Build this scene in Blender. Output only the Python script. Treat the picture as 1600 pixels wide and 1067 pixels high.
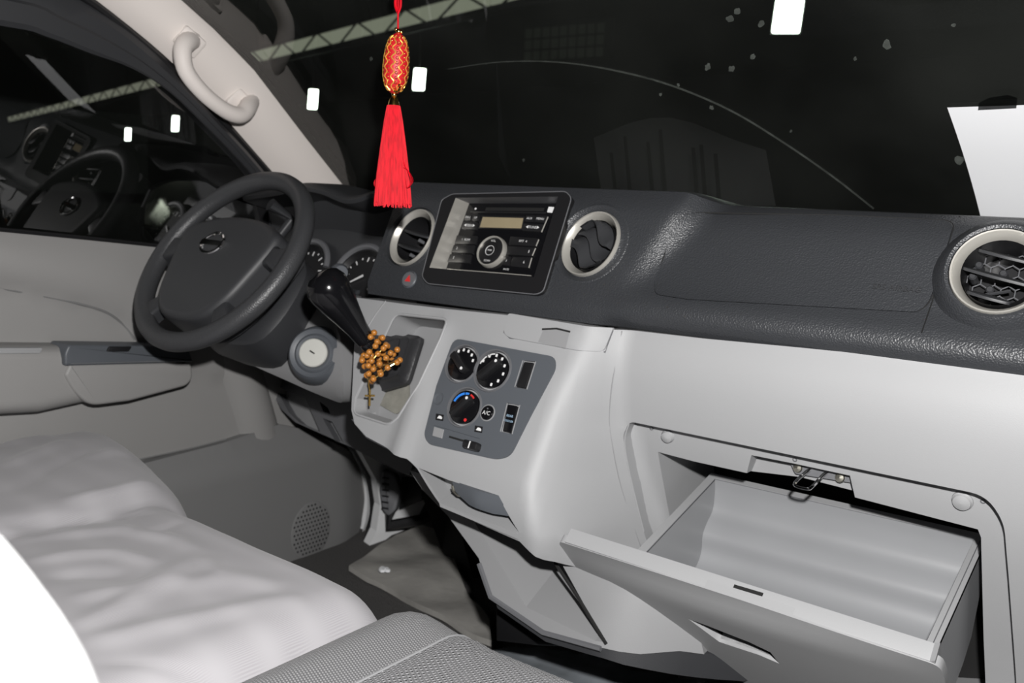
import bpy, bmesh, math, random
import numpy as np
from mathutils import Vector, Matrix, noise
from mathutils.geometry import delaunay_2d_cdt
random.seed(7)
S = bpy.context.scene
COL = S.collection
for o in list(bpy.data.objects): bpy.data.objects.remove(o)

# ------------------------------------------------------------------ camera
CR = np.array([[0.79753577, 0.12501373, -0.59017647], [0.60166143, -0.09339911, 0.79327179], [0.04404791, -0.98774904, -0.14970507]])
CC = np.array([0.8956556, -1.14783666, 0.06350789])
FPX, CU, CV = 1480.0, 800.0, 533.5
cam = bpy.data.cameras.new('camera'); camo = bpy.data.objects.new('camera', cam); COL.objects.link(camo)
M = Matrix.Identity(4)
for i in range(3):
    M[i][0] = CR[i][0]; M[i][1] = -CR[i][1]; M[i][2] = -CR[i][2]; M[i][3] = CC[i]
camo.matrix_world = M
cam.sensor_width = 22.3; cam.lens = FPX / 1600 * 22.3
cam.clip_start = 0.02; cam.clip_end = 300
cam.dof.use_dof = True; cam.dof.focus_distance = 1.0; cam.dof.aperture_fstop = 5.6
S.camera = camo
# ------------------------------------------------------------------ world, flash, exposure
W = bpy.data.worlds.new('night'); S.world = W; W.use_nodes = True
W.node_tree.nodes['Background'].inputs[0].default_value = (0.55, 0.62, 0.55, 1)
W.node_tree.nodes['Background'].inputs[1].default_value = 0.006
S.view_settings.view_transform = 'Standard'; S.view_settings.look = 'None'
S.view_settings.gamma = 1; S.view_settings.exposure = 0.0; S.view_settings.use_curve_mapping = False
fl = bpy.data.lights.new('camera_flash', 'SPOT'); fl.energy = 108; fl.spot_size = math.radians(108); fl.spot_blend = .25; fl.shadow_soft_size = 0.018; fl.color = (1.0, 0.985, 0.97)
flo = bpy.data.objects.new('camera_flash', fl); COL.objects.link(flo)
flo.rotation_euler = camo.matrix_world.to_euler(); flo.location = Vector(CC) + Vector((0.040, 0.03, 0.150))

# ------------------------------------------------------------------ measuring helpers
def ray(u, v):
    d = CR @ np.array([u - CU, v - CV, FPX]); return d / np.linalg.norm(d)
def atX(u, v, x): d = ray(u, v); return Vector(CC + d * (x - CC[0]) / d[0])
def atY(u, v, y): d = ray(u, v); return Vector(CC + d * (y - CC[1]) / d[1])
def atZ(u, v, z): d = ray(u, v); return Vector(CC + d * (z - CC[2]) / d[2])
def atD(u, v, t): return Vector(CC + ray(u, v) * t)
class Plane:
    def __init__(s, o, ex, ey):
        s.o = Vector(o); s.ex = Vector(ex).normalized(); s.ey = Vector(ey).normalized(); s.n = s.ex.cross(s.ey).normalized()
    def p(s, a, b, h=0.0): return s.o + s.ex * a + s.ey * b + s.n * h
    def px(s, u, v, h=0.0):
        d = Vector(ray(u, v)); o = s.o + s.n * h; c = Vector(CC)
        q = c + d * ((o - c).dot(s.n) / d.dot(s.n)); r = q - s.o
        return (r.dot(s.ex), r.dot(s.ey))
    def poly(s, pts, h=0.0): return [s.px(u, v, h) for u, v in pts]
    def off(s, h): return Plane(s.o + s.n * h, s.ex, s.ey)
def leanplane(o, deg):
    a = math.radians(deg); return Plane(o, (1, 0, 0), (0, math.sin(a), math.cos(a)))

# ------------------------------------------------------------------ materials
def mat(name, col, rough=0.5, metal=0.0, bump=None, spec=0.5, emit=None, sheen=0, var=0.0, vscale=6.0, coat=0.0, stretch=1.0):
    m = bpy.data.materials.new(name); m.use_nodes = True; nt = m.node_tree; b = nt.nodes['Principled BSDF']
    b.inputs['Base Color'].default_value = (*col, 1); b.inputs['Roughness'].default_value = rough
    b.inputs['Metallic'].default_value = metal; b.inputs['Specular IOR Level'].default_value = spec
    b.inputs['Coat Weight'].default_value = coat
    if sheen: b.inputs['Sheen Weight'].default_value = sheen
    if emit: b.inputs['Emission Color'].default_value = (*emit[0], 1); b.inputs['Emission Strength'].default_value = emit[1]
    tc = nt.nodes.new('ShaderNodeTexCoord')
    if var:
        n = nt.nodes.new('ShaderNodeTexNoise'); n.inputs['Scale'].default_value = vscale; n.inputs['Detail'].default_value = 5
        mp = nt.nodes.new('ShaderNodeMapping'); mp.inputs['Scale'].default_value = (1, 1, stretch); nt.links.new(tc.outputs['Object'], mp.inputs['Vector'])
        nt.links.new(mp.outputs['Vector'], n.inputs['Vector'])
        r = nt.nodes.new('ShaderNodeMix'); r.data_type = 'RGBA'
        r.inputs['A'].default_value = (*[c * (1 - var) for c in col], 1); r.inputs['B'].default_value = (*[min(1, c * (1 + var)) for c in col], 1)
        nt.links.new(n.outputs['Fac'], r.inputs['Factor']); nt.links.new(r.outputs['Result'], b.inputs['Base Color'])
    if bump:
        kind, scale, strength, dist = bump
        if kind == 'leather':
            t = nt.nodes.new('ShaderNodeTexVoronoi'); t.inputs['Scale'].default_value = scale; t.feature = 'SMOOTH_F1'; out = t.outputs['Distance']
        elif kind == 'noise':
            t = nt.nodes.new('ShaderNodeTexNoise'); t.inputs['Scale'].default_value = scale; t.inputs['Detail'].default_value = 3; out = t.outputs['Fac']
        nt.links.new(tc.outputs['Object'], t.inputs['Vector'])
        bp = nt.nodes.new('ShaderNodeBump'); bp.inputs['Strength'].default_value = strength; bp.inputs['Distance'].default_value = dist
        nt.links.new(out, bp.inputs['Height']); nt.links.new(bp.outputs['Normal'], b.inputs['Normal'])
    return m
M_pad = mat('black_leather_grain', (0.034, 0.036, 0.040), 0.42, bump=('leather', 520, 0.5, 0.0014), spec=0.5, var=.1)
M_padsmooth = mat('black_soft_plastic', (0.032, 0.033, 0.036), 0.5, bump=('noise', 900, 0.1, 0.001))
M_black = mat('black_plastic', (0.012, 0.012, 0.013), 0.35)
M_gloss = mat('gloss_black', (0.006, 0.006, 0.007), 0.14)
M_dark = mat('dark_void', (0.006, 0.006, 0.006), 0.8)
M_grey = mat('light_grey_plastic', (0.325, 0.328, 0.335), 0.56, bump=('noise', 700, 0.12, 0.001), var=.03)
M_greylo = mat('mid_grey_plastic', (0.26, 0.262, 0.268), 0.5, bump=('noise', 700, 0.12, 0.001), var=.03)
M_bin = mat('bin_grey_plastic', (0.27, 0.275, 0.285), 0.42, var=.05, vscale=14)
M_hvac = mat('slate_panel', (0.085, 0.093, 0.105), 0.45, bump=('noise', 900, 0.1, 0.001))
M_knee = mat('charcoal_plastic', (0.12, 0.122, 0.13), 0.5)
M_shroud = mat('shroud_plastic', (0.03, 0.031, 0.034), 0.45, bump=('noise', 800, 0.15, 0.001))
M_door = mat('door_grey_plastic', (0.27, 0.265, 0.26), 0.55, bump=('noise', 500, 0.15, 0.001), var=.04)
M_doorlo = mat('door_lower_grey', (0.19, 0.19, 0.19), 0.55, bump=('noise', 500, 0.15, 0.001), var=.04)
M_cream = mat('cream_trim', (0.80, 0.74, 0.70), 0.6, bump=('noise', 500, 0.1, 0.001))
M_silver = mat('satin_silver', (0.62, 0.60, 0.55), 0.32, metal=0.55, var=.06, vscale=30)
M_chrome = mat('chrome', (0.8, 0.8, 0.8), 0.08, metal=1)
M_steel = mat('zinc_steel', (0.6, 0.58, 0.5), 0.3, metal=1)
M_white = mat('white_body_paint', (0.88, 0.89, 0.90), 0.3)
M_print = mat('white_print', (0.75, 0.75, 0.75), 0.6)
M_red = mat('red_print', (0.65, 0.03, 0.03), 0.5)
M_blue = mat('blue_print', (0.03, 0.22, 0.75), 0.5)
M_lcd = mat('lcd_glass', (0.30, 0.25, 0.16), 0.25, var=.1, vscale=40)
M_rubber = mat('rubber_wheel', (0.042, 0.043, 0.046), 0.42, bump=('leather', 500, 0.35, 0.0012))
M_paper = mat('white_paper', (0.85, 0.86, 0.88), 0.85)
M_mat = mat('dusty_rubber_mat', (0.33, 0.32, 0.30), 0.75, bump=('noise', 40, 0.4, 0.004), var=.45, vscale=9)
M_carpet = mat('charcoal_carpet', (0.10, 0.096, 0.094), 0.95, bump=('noise', 350, 1.0, 0.01), var=.5, vscale=400)
M_silk = mat('red_silk', (0.55, 0.003, 0.012), 0.6, spec=.15, var=.85, vscale=420, stretch=.08)
M_redc = mat('red_cloth', (0.50, 0.006, 0.015), 0.5)
M_gold = mat('gold', (0.95, 0.62, 0.18), 0.18, metal=1)
M_goldp = mat('gold_thread', (0.95, 0.55, 0.10), 0.35, metal=0.6)
M_bead = mat('amber_wood_bead', (0.42, 0.165, 0.03), 0.25, coat=.4, var=.25, vscale=60)
M_boot = mat('boot_leather', (0.025, 0.025, 0.027), 0.4, bump=('noise', 60, 0.3, 0.004))
M_dust = mat('dusty_console_floor', (0.20, 0.195, 0.17), 0.8, var=.5, vscale=60)
M_clear = mat('clear_plastic_sheet', (0.22, 0.24, 0.26), 0.15, var=.4, vscale=12, coat=.6)
M_cover = mat('white_seat_cover', (0.62, 0.63, 0.63), 0.8)
M_concrete = mat('dark_concrete', (0.03, 0.03, 0.03), 0.8)
M_wall = mat('dark_shed_wall', (0.02, 0.021, 0.02), 0.8)
M_girder = mat('girder_steel', (0.05, 0.05, 0.05), 0.7)
M_roofglow = mat('roof_panel_added_glow', (0.3, 0.3, 0.27), 0.7, emit=((0.62, 0.62, 0.50), 0.42))  # glow put in by emission in place of light on the roof strip
M_lamp = mat('lamp_lens', (0.9, 0.9, 0.9), 0.4, emit=((0.93, 1.0, 0.93), 14))
M_lampy = mat('lamp_lens_warm', (0.9, 0.9, 0.6), 0.4, emit=((0.95, 1.0, 0.45), 2.0))

def fabric(name, c1, c2, sx, sy, rough=.9, strength=.6, kind='weave', rot=0.0):
    m = bpy.data.materials.new(name); m.use_nodes = True; nt = m.node_tree; b = nt.nodes['Principled BSDF']
    b.inputs['Roughness'].default_value = rough; b.inputs['Specular IOR Level'].default_value = .2; b.inputs['Sheen Weight'].default_value = .15
    tc = nt.nodes.new('ShaderNodeTexCoord'); mp = nt.nodes.new('ShaderNodeMapping'); mp.inputs['Rotation'].default_value[2] = rot
    nt.links.new(tc.outputs['Object'], mp.inputs['Vector'])
    def wave(axis, s):
        w = nt.nodes.new('ShaderNodeTexWave'); w.wave_type = 'BANDS'; w.bands_direction = axis; w.inputs['Scale'].default_value = s
        w.inputs['Distortion'].default_value = .6 if kind == 'knit' else .15; w.inputs['Detail Scale'].default_value = 4
        nt.links.new(mp.outputs['Vector'], w.inputs['Vector']); return w.outputs['Fac']
    a = wave('X', sx); c = wave('Y', sy)
    mx = nt.nodes.new('ShaderNodeMath'); mx.operation = 'MULTIPLY' if kind != 'rib' else 'MAXIMUM'
    nt.links.new(a, mx.inputs[0]); nt.links.new(c, mx.inputs[1])
    mi = nt.nodes.new('ShaderNodeMix'); mi.data_type = 'RGBA'; mi.inputs['A'].default_value = (*c1, 1); mi.inputs['B'].default_value = (*c2, 1)
    nt.links.new(mx.outputs[0], mi.inputs['Factor']); nt.links.new(mi.outputs['Result'], b.inputs['Base Color'])
    bp = nt.nodes.new('ShaderNodeBump'); bp.inputs['Strength'].default_value = strength; bp.inputs['Distance'].default_value = .002
    nt.links.new(mx.outputs[0], bp.inputs['Height']); nt.links.new(bp.outputs['Normal'], b.inputs['Normal'])
    return m
M_mesh = fabric('seat_mesh_fabric', (0.10, 0.10, 0.105), (0.33, 0.33, 0.335), 95, 95, rot=.3)
M_weave = fabric('seat_coarse_weave', (0.12, 0.12, 0.125), (0.34, 0.34, 0.35), 75, 60, kind='knit', strength=1.0, rot=.5)
M_sheet = fabric('pale_grey_sheet', (0.345, 0.335, 0.35), (0.40, 0.39, 0.405), 170, 5, kind='rib', strength=.04)

def glass(name, tint, ior=1.75, dirt=False):
    m = bpy.data.materials.new(name); m.use_nodes = True; nt = m.node_tree
    nt.nodes.remove(nt.nodes['Principled BSDF']); out = nt.nodes['Material Output']
    t = nt.nodes.new('ShaderNodeBsdfTransparent'); t.inputs[0].default_value = (*tint, 1)
    g = nt.nodes.new('ShaderNodeBsdfGlossy'); g.inputs['Roughness'].default_value = 0.0
    f = nt.nodes.new('ShaderNodeFresnel'); f.inputs['IOR'].default_value = ior
    geo = nt.nodes.new('ShaderNodeNewGeometry'); 
    x = nt.nodes.new('ShaderNodeMixShader'); nt.links.new(f.outputs[0], x.inputs[0]); nt.links.new(t.outputs[0], x.inputs[1]); nt.links.new(g.outputs[0], x.inputs[2])
    d = nt.nodes.new('ShaderNodeBsdfDiffuse'); d.inputs[0].default_value = (.7, .75, .68, 1)
    x2 = nt.nodes.new('ShaderNodeMixShader')
    tc = nt.nodes.new('ShaderNodeTexCoord'); n = nt.nodes.new('ShaderNodeTexNoise'); n.inputs['Scale'].default_value = 3; n.inputs['Detail'].default_value = 6
    nt.links.new(tc.outputs['Object'], n.inputs['Vector'])
    r = nt.nodes.new('ShaderNodeMapRange'); r.inputs['From Min'].default_value = .35; r.inputs['From Max'].default_value = .75; r.inputs['To Max'].default_value = .026 if dirt else .004; r.inputs['To Min'].default_value = .008 if dirt else .002
    nt.links.new(n.outputs['Fac'], r.inputs['Value']); nt.links.new(r.outputs[0], x2.inputs[0])
    nt.links.new(x.outputs[0], x2.inputs[1]); nt.links.new(d.outputs[0], x2.inputs[2]); nt.links.new(x2.outputs[0], out.inputs[0])
    return m
M_wind = glass('windshield_glass', (.62, .68, .62), 1.6, True)
M_side = glass('side_glass', (.55, .58, .55), 1.9)
M_tape = glass('clear_tape', (.8, .8, .8), 1.5)
def smear(name, op):
    m = bpy.data.materials.new(name); m.use_nodes = True; nt = m.node_tree; nt.nodes.remove(nt.nodes['Principled BSDF']); out = nt.nodes['Material Output']
    t = nt.nodes.new('ShaderNodeBsdfTransparent'); d = nt.nodes.new('ShaderNodeBsdfDiffuse'); d.inputs[0].default_value = (.6, .66, .6, 1)
    x = nt.nodes.new('ShaderNodeMixShader'); tc = nt.nodes.new('ShaderNodeTexCoord'); n = nt.nodes.new('ShaderNodeTexNoise'); n.inputs['Scale'].default_value = 60
    mu = nt.nodes.new('ShaderNodeMath'); mu.operation = 'MULTIPLY'; mu.inputs[1].default_value = op * 1.8
    nt.links.new(tc.outputs['Object'], n.inputs['Vector']); nt.links.new(n.outputs['Fac'], mu.inputs[0]); nt.links.new(mu.outputs[0], x.inputs[0])
    nt.links.new(t.outputs[0], x.inputs[1]); nt.links.new(d.outputs[0], x.inputs[2]); nt.links.new(x.outputs[0], out.inputs[0]); return m
M_smear = smear('wiper_dirt', .035); M_spot = smear('dried_spot', .11)

# ------------------------------------------------------------------ object helpers
def link(name, me, m, parent=None, smooth=True, ang=35):
    o = bpy.data.objects.new(name, me); COL.objects.link(o)
    if m and not me.materials: me.materials.append(m)
    if smooth:
        for p in me.polygons: p.use_smooth = True
        try: me.set_sharp_from_angle(angle=math.radians(ang))
        except Exception: pass
    if parent: o.parent = parent
    return o
def tag(o, label, cat, group=None):
    o['label'] = label; o['category'] = cat
    if group: o['group'] = group
    return o
def thing(name, label, cat, loc=(0, 0, 0), group=None):
    o = bpy.data.objects.new(name, None); COL.objects.link(o); o.empty_display_size = .05
    # parts carry world coordinates in their meshes, so keep the empty's placement out of their way
    o.location = loc
    return tag(o, label, cat, group)
def wloc(o):
    if not o.parent: return Vector(o.location)
    return wloc(o.parent) + o.matrix_parent_inverse.translation + Vector(o.location)
def put(o, parent):
    "parent while keeping world placement"
    o.parent = parent
    if parent: o.matrix_parent_inverse = Matrix.Translation(-wloc(parent))
    return o
def mk(name, verts, faces, m, parent=None, smooth=True, ang=35):
    me = bpy.data.meshes.new(name); me.from_pydata([tuple(v) for v in verts], [], faces); me.update()
    bm = bmesh.new(); bm.from_mesh(me); bmesh.ops.recalc_face_normals(bm, faces=bm.faces) if False else None; bm.free()
    o = link(name, me, m, None, smooth, ang)
    if parent: put(o, parent)
    return o
class MB:
    "collects shapes for one mesh"
    def __init__(s): s.v = []; s.f = []
    def add(s, v, f):
        n = len(s.v); s.v += [Vector(x) for x in v]; s.f += [[i + n for i in q] for q in f]; return s
    def build(s, name, m, parent=None, smooth=True, ang=35): return mk(name, s.v, s.f, m, parent, smooth, ang)
def inpoly(x, y, P):
    c = False; n = len(P); j = n - 1
    for i in range(n):
        if (P[i][1] > y) != (P[j][1] > y) and x < (P[j][0] - P[i][0]) * (y - P[i][1]) / (P[j][1] - P[i][1]) + P[i][0]: c = not c
        j = i
    return c
def resample(P, step, closed=True):
    out = []; n = len(P)
    for i in range(n if closed else n - 1):
        a = Vector(P[i][:2]); b = Vector(P[(i + 1) % n][:2]); k = max(1, int((b - a).length / step))
        out += [tuple(a.lerp(b, t / k)) for t in range(k)]
    if not closed: out.append(tuple(P[-1][:2]))
    return out
def rnd(P, r, k=5):
    "round the corners of a 2D polygon; r number or list"
    out = []; n = len(P)
    for i in range(n):
        p = Vector(P[i]); a = Vector(P[i - 1]); b = Vector(P[(i + 1) % n]); rr = r[i] if isinstance(r, (list, tuple)) else r
        if rr <= 0: out.append(tuple(p)); continue
        d1 = a - p; d2 = b - p; rr = min(rr, d1.length * .48, d2.length * .48)
        q1 = p + d1.normalized() * rr; q2 = p + d2.normalized() * rr
        for j in range(k + 1):
            t = j / k; out.append(tuple(q1 * (1 - t) ** 2 + p * 2 * t * (1 - t) + q2 * t * t))
    return out
def smooth_line(P, k=6, closed=False):
    P = [Vector(p) for p in P]; n = len(P); out = []
    for i in range(n if closed else n - 1):
        g = lambda j: P[j % n] if closed else P[max(0, min(n - 1, j))]
        p0, p1, p2, p3 = g(i - 1), g(i), g(i + 1), g(i + 2)
        for j in range(k):
            t = j / k
            out.append(.5 * ((2 * p1) + (p2 - p0) * t + (2 * p0 - 5 * p1 + 4 * p2 - p3) * t * t + (3 * p1 - p0 - 3 * p2 + p3) * t ** 3))
    if not closed: out.append(P[-1])
    return out
def sheet(name, outer, holes, fmap, m, parent=None, step=.02, rim=None, rimhole=None, ang=35, smooth=True, edge=None, bev=0):
    "a face with holes given in 2D, mapped to 3D by fmap, its borders extruded by the vectors rim / rimhole"
    edge = edge or step
    loops = [resample(outer, edge)] + [resample(h, edge) for h in holes]
    V = []; E = []
    for L in loops:
        n = len(V); V += [Vector(p) for p in L]; E += [(n + i, n + (i + 1) % len(L)) for i in range(len(L))]
    if step < 10:
        xs = [p[0] for p in loops[0]]; ys = [p[1] for p in loops[0]]
        x = min(xs) + step * .5
        while x < max(xs):
            y = min(ys) + step * .5
            while y < max(ys):
                if inpoly(x, y, loops[0]) and not any(inpoly(x, y, h) for h in loops[1:]): V.append(Vector((x, y)))
                y += step
            x += step
    v2, e2, f2, ov, oe, of = delaunay_2d_cdt(V, E, [], 0, 1e-6)
    F = []
    for f in f2:
        cx = sum(v2[i][0] for i in f) / 3; cy = sum(v2[i][1] for i in f) / 3
        if inpoly(cx, cy, loops[0]) and not any(inpoly(cx, cy, h) for h in loops[1:]): F.append(list(f))
    V3 = [Vector(fmap(p[0], p[1])) for p in v2]
    for li, L in enumerate(loops):
        r = rim if li == 0 else rimhole
        if r is None: continue
        a = [Vector(fmap(*p)) for p in L]; 
        b = [q + (r(q) if callable(r) else Vector(r)) for q in a]
        n = len(V3); V3 += a + b; k = len(L)
        area = sum(L[i][0] * L[(i + 1) % k][1] - L[(i + 1) % k][0] * L[i][1] for i in range(k))
        flip = (area > 0) != (li > 0)
        for i in range(k):
            j = (i + 1) % k
            q = [n + i, n + j, n + k + j, n + k + i]
            F.append(q[::-1] if flip else q)
    o = mk(name, V3, F, m, parent, smooth, ang)
    return o
def grid(rows, closed_u=False, closed_v=False, capu=False):
    R_ = len(rows); Cn = len(rows[0]); v = [p for r in rows for p in r]; f = []
    for i in range(R_ if closed_v else R_ - 1):
        for j in range(Cn if closed_u else Cn - 1):
            a, b = i, (i + 1) % R_; c, d = j, (j + 1) % Cn
            f.append([a * Cn + c, a * Cn + d, b * Cn + d, b * Cn + c])
    if capu and closed_u:
        f.append(list(range(Cn))[::-1]); f.append([(R_ - 1) * Cn + j for j in range(Cn)])
    return v, f
def basis(n):
    n = Vector(n).normalized(); a = Vector((1, 0, 0)) if abs(n.x) < .9 else Vector((0, 1, 0))
    x = (a - n * a.dot(n)).normalized(); return x, n.cross(x), n
def lathe(o, n, prof, seg=40, x=None):
    "prof: (radius, height along n)"
    o = Vector(o); ex, ey, n = basis(n)
    rows = [[o + n * h + (ex * math.cos(t) + ey * math.sin(t)) * r for t in [2 * math.pi * k / seg for k in range(seg)]] for r, h in prof]
    return grid(rows, closed_u=True)
def tubes(pts, r, seg=8, closed=False):
    P = [Vector(p) for p in pts]; n = len(P); rows = []; up = None
    for i in range(n):
        t = (P[(i + 1) % n] - P[i - 1]) if closed else (P[min(n - 1, i + 1)] - P[max(0, i - 1)])
        t.normalize()
        if up is None: up = basis(t)[0]
        up = (up - t * up.dot(t)).normalized(); s = t.cross(up); rr = r[i] if isinstance(r, (list, tuple)) else r
        rows.append([P[i] + (up * math.cos(a) + s * math.sin(a)) * rr for a in [2 * math.pi * k / seg for k in range(seg)]])
    return grid(rows, closed_u=True, closed_v=closed, capu=not closed)
def prism(pl, outl, h0, h1, bev=0.0, k=2):
    "closed slab from a 2D outline in a plane, with a rounded front edge"
    rows = []; n = len(outl); c = Vector((sum(p[0] for p in outl) / n, sum(p[1] for p in outl) / n))
    A = sum(outl[i][0] * outl[(i + 1) % n][1] - outl[(i + 1) % n][0] * outl[i][1] for i in range(n))
    O = [Vector(p) for p in outl] if A > 0 else [Vector(p) for p in outl][::-1]
    def ins(d):
        r = []
        for i in range(n):
            e1 = (O[i] - O[i - 1]).normalized(); e2 = (O[(i + 1) % n] - O[i]).normalized(); m_ = Vector((-(e1.y + e2.y), e1.x + e2.x))
            L = m_.length; m_ = m_ / L if L > 1e-6 else Vector((0, 0)); r.append(O[i] + m_ * d)
        return r
    rows.append([pl.p(p.x, p.y, h0) for p in O])
    if bev:
        for j in range(k + 1):
            t = j / k * math.pi / 2; q = ins(bev * (1 - math.cos(t))); rows.append([pl.p(p.x, p.y, h1 - bev + bev * math.sin(t)) for p in q])
    else: rows.append([pl.p(p.x, p.y, h1) for p in O])
    v, f = grid(rows, closed_u=True)
    R_ = len(rows); f.append(list(range(n))[::-1]); f.append([(R_ - 1) * n + j for j in range(n)])
    return v, f
def box(pl, a0, a1, b0, b1, h0, h1, bev=0.0): return prism(pl, [(a0, b0), (a1, b0), (a1, b1), (a0, b1)], h0, h1, bev)
def circ(c, r, k=24, ry=None): return [(c[0] + r * math.cos(2 * math.pi * i / k), c[1] + (ry or r) * math.sin(2 * math.pi * i / k)) for i in range(k)]
def mesh_of(v, f, name, m, parent, **k): return MB().add(v, f).build(name, m, parent, **k)
_txt = {}
def text(s, size, pl, a, b, h, m, parent, name='lettering', rot=0.0, align='CENTER', ext=0.0):
    cu = bpy.data.curves.new('t', 'FONT'); cu.body = s; cu.size = size; cu.align_x = align; cu.align_y = 'CENTER'; cu.extrude = ext; cu.resolution_u = 2
    to = bpy.data.objects.new('t', cu); COL.objects.link(to)
    dg = bpy.context.evaluated_depsgraph_get(); me = bpy.data.meshes.new_from_object(to.evaluated_get(dg)); bpy.data.objects.remove(to)
    c, sn = math.cos(rot), math.sin(rot)
    for v in me.vertices:
        x, y = v.co.x * c - v.co.y * sn, v.co.x * sn + v.co.y * c; v.co = pl.p(a + x, b + y, h + v.co.z)
    me.name = name; me.materials.clear(); me.materials.append(m)
    o = bpy.data.objects.new(name, me); COL.objects.link(o); put(o, parent); return o

# ------------------------------------------------------------------ reference planes and surfaces of the dash
LEAN = 25; F0 = leanplane((0, 0, 0), LEAN); F1 = F0.off(.02)
def interp(x, T): return float(np.interp(x, [t[0] for t in T], [t[1] for t in T]))
def sst(t): t = max(0, min(1, t)); return t * t * (3 - 2 * t)
GZ = [(-.75, .13), (-.6, .10), (-.45, .048), (-.36, .012), (-.30, -.012), (-.26, -.026), (-.22, -.036), (-.18, -.043), (-.15, -.045), (-.12, -.041), (-.105, -.034), (-.09, -.03)]
def Yg(z): return (interp(z - .012, GZ) + interp(z, GZ) + interp(z + .012, GZ)) / 3
def Ys(z):
    zz = max(z, -.305); y = .4663 * zz - .0221
    if z < -.305: d = -.305 - z; y += -.30 * d + 3.2 * d * d
    return y
SD = [(-.5, .20), (-.38, .215), (-.3, .195), (-.2, .20), (-.1, .215)]; SS = [(-.5, .32), (-.42, .305), (-.36, .292), (-.30, .28), (-.23, .268), (-.1, .272)]
def glow(x, z):
    d, s = interp(z, SD), interp(z, SS); t = sst((x - d) / (s - d)); y = Ys(z) * (1 - t) + Yg(z) * t
    y -= .010 * math.exp(-((x + .028) / .018) ** 2) * sst((-.11 - z) / .03)
    return y
def march(u, v, fn, y0=-.35, y1=.35):
    d = ray(u, v); prev = None; N = 120
    lo = y0
    for i in range(N + 1):
        y = y0 + (y1 - y0) * i / N; q = CC + d * ((y - CC[1]) / d[1]); s = q[1] - fn(q[0], q[2])
        if prev is not None and prev < 0 <= s:
            a, b = y0 + (y1 - y0) * (i - 1) / N, y
            for _ in range(30):
                mid = (a + b) / 2; q = CC + d * ((mid - CC[1]) / d[1])
                if q[1] - fn(q[0], q[2]) < 0: a = mid
                else: b = mid
            return (float(q[0]), float(q[2]))
        prev = s
    q = CC + d * ((0 - CC[1]) / d[1]); return (float(q[0]), float(q[2]))
def pxG(u, v, off=0.0): return march(u, v, lambda x, z: glow(x, z) + off)
def Gp(x, z, off=0.0): return Vector((x, glow(x, z) + off, z))
def padprof(x, z):
    cen = .4663 * z
    if z > .05: cen += 3.0 * (z - .05) ** 1.5
    air = interp(z, [(-.11, -.020), (-.098, -.033), (-.086, -.041), (-.070, -.038), (-.055, -.024), (-.045, -.012), (-.01, .014), (.03, .040), (.05, .058), (.060, .075), (.066, .10), (.09, .16)])
    if z < -.085: cen = .4663 * -.085 + (-.085 - z) * .1
    x0 = .222 + .55 * (z + .06); t = sst((x - x0) / .05)
    return cen * (1 - t) + air * t
def pxP(u, v, off=0.0): return march(u, v, lambda x, z: padprof(x, z) + off)
def Pp(x, z, off=0.0): return Vector((x, padprof(x, z) + off, z))

# =================================================================== STRUCTURE
def struct(o): o['kind'] = 'structure'; return o
# floor pan, firewall
FZ = -.75
fp = leanplane((0, 0, 0), 0)
struct(mk('floor', [(-.80, -1.6, FZ), (.85, -1.6, FZ), (.85, .50, FZ), (-.80, .50, FZ), (-.80, .70, FZ + .25), (.85, .70, FZ + .25)], [[0, 1, 2, 3], [3, 2, 5, 4]], M_carpet, smooth=False))
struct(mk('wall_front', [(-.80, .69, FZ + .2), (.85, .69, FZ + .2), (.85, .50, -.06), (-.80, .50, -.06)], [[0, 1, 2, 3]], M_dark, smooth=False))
# windshield: section measured along the left pillar, extended across the cab
WS = [(.395, .02), (.327, .074), (.21, .172), (.075, .289), (-.02, .352), (-.12, .405), (-.2, .44)]
def wsY(z): return interp(z, sorted([(b, a) for a, b in WS]))
WX0, WX1 = -.69, .86
xs = [WX0 + (WX1 - WX0) * i / 10 for i in range(11)]
v, f = grid([[Vector((x, y, z)) for x in xs] for y, z in WS])
win1 = struct(mesh_of(v, f, 'window_1', M_wind, None))
def onW(u, v, off=0.0):
    d = ray(u, v)
    lo, hi = .3, 3.0
    for _ in range(50):
        m_ = (lo + hi) / 2; q = CC + d * m_
        if q[1] < wsY(q[2]) - off: lo = m_
        else: hi = m_
    return Vector(q)
# =================================================================== DASHBOARD
dash = thing('dashboard', 'dashboard with black grained upper pad over a light grey lower panel', 'dashboard', (0, .2, -.3))
# upper pad
def padrow(x):
    zs = list(np.linspace(-.104, .058, 26)) + [.064, .069]
    t = sst((x - .288) / .05)
    ztop = .082 * (1 - t) + .066 * t
    r = []
    r.append(Vector((x, .0, -.112))); 
    for z in zs:
        zz = -.104 + (z + .104) / .173 * (ztop + .104)
        r.append(Pp(x, zz))
    yb = padprof(x, ztop); r += [Vector((x, yb + .02, ztop + .001)), Vector((x, yb + .05, ztop - .001)), Vector((x, .30, .058)), Vector((x, .36, .05))]
    return r
XS = [-.232 + .012 * i for i in range(int((.80 + .232) / .012) + 2)]
rows = [padrow(x) for x in XS]
def ztop_(x): t = sst((x - .288) / .05); return .082 * (1 - t) + .066 * t
def pad_s(p): return (p.x, -.104 + (p.z + .104) * .173 / (ztop_(p.x) + .104))
RAD_HOLE = [(712, 309), (872, 307), (834, 433), (671, 418)]
VENTS = [(643, 370), (922, 380), (1562, 428)]
pholes = [[pad_s(F0.p(*F0.px(u, v_))) for u, v_ in RAD_HOLE]]
for u, v_ in VENTS: pholes.append([pad_s(F0.p(*p)) for p in circ(F0.px(u, v_), .052 if u > 1500 else (.0585 if u > 700 else .0535), 36)])
xr = XS[-1]
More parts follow.
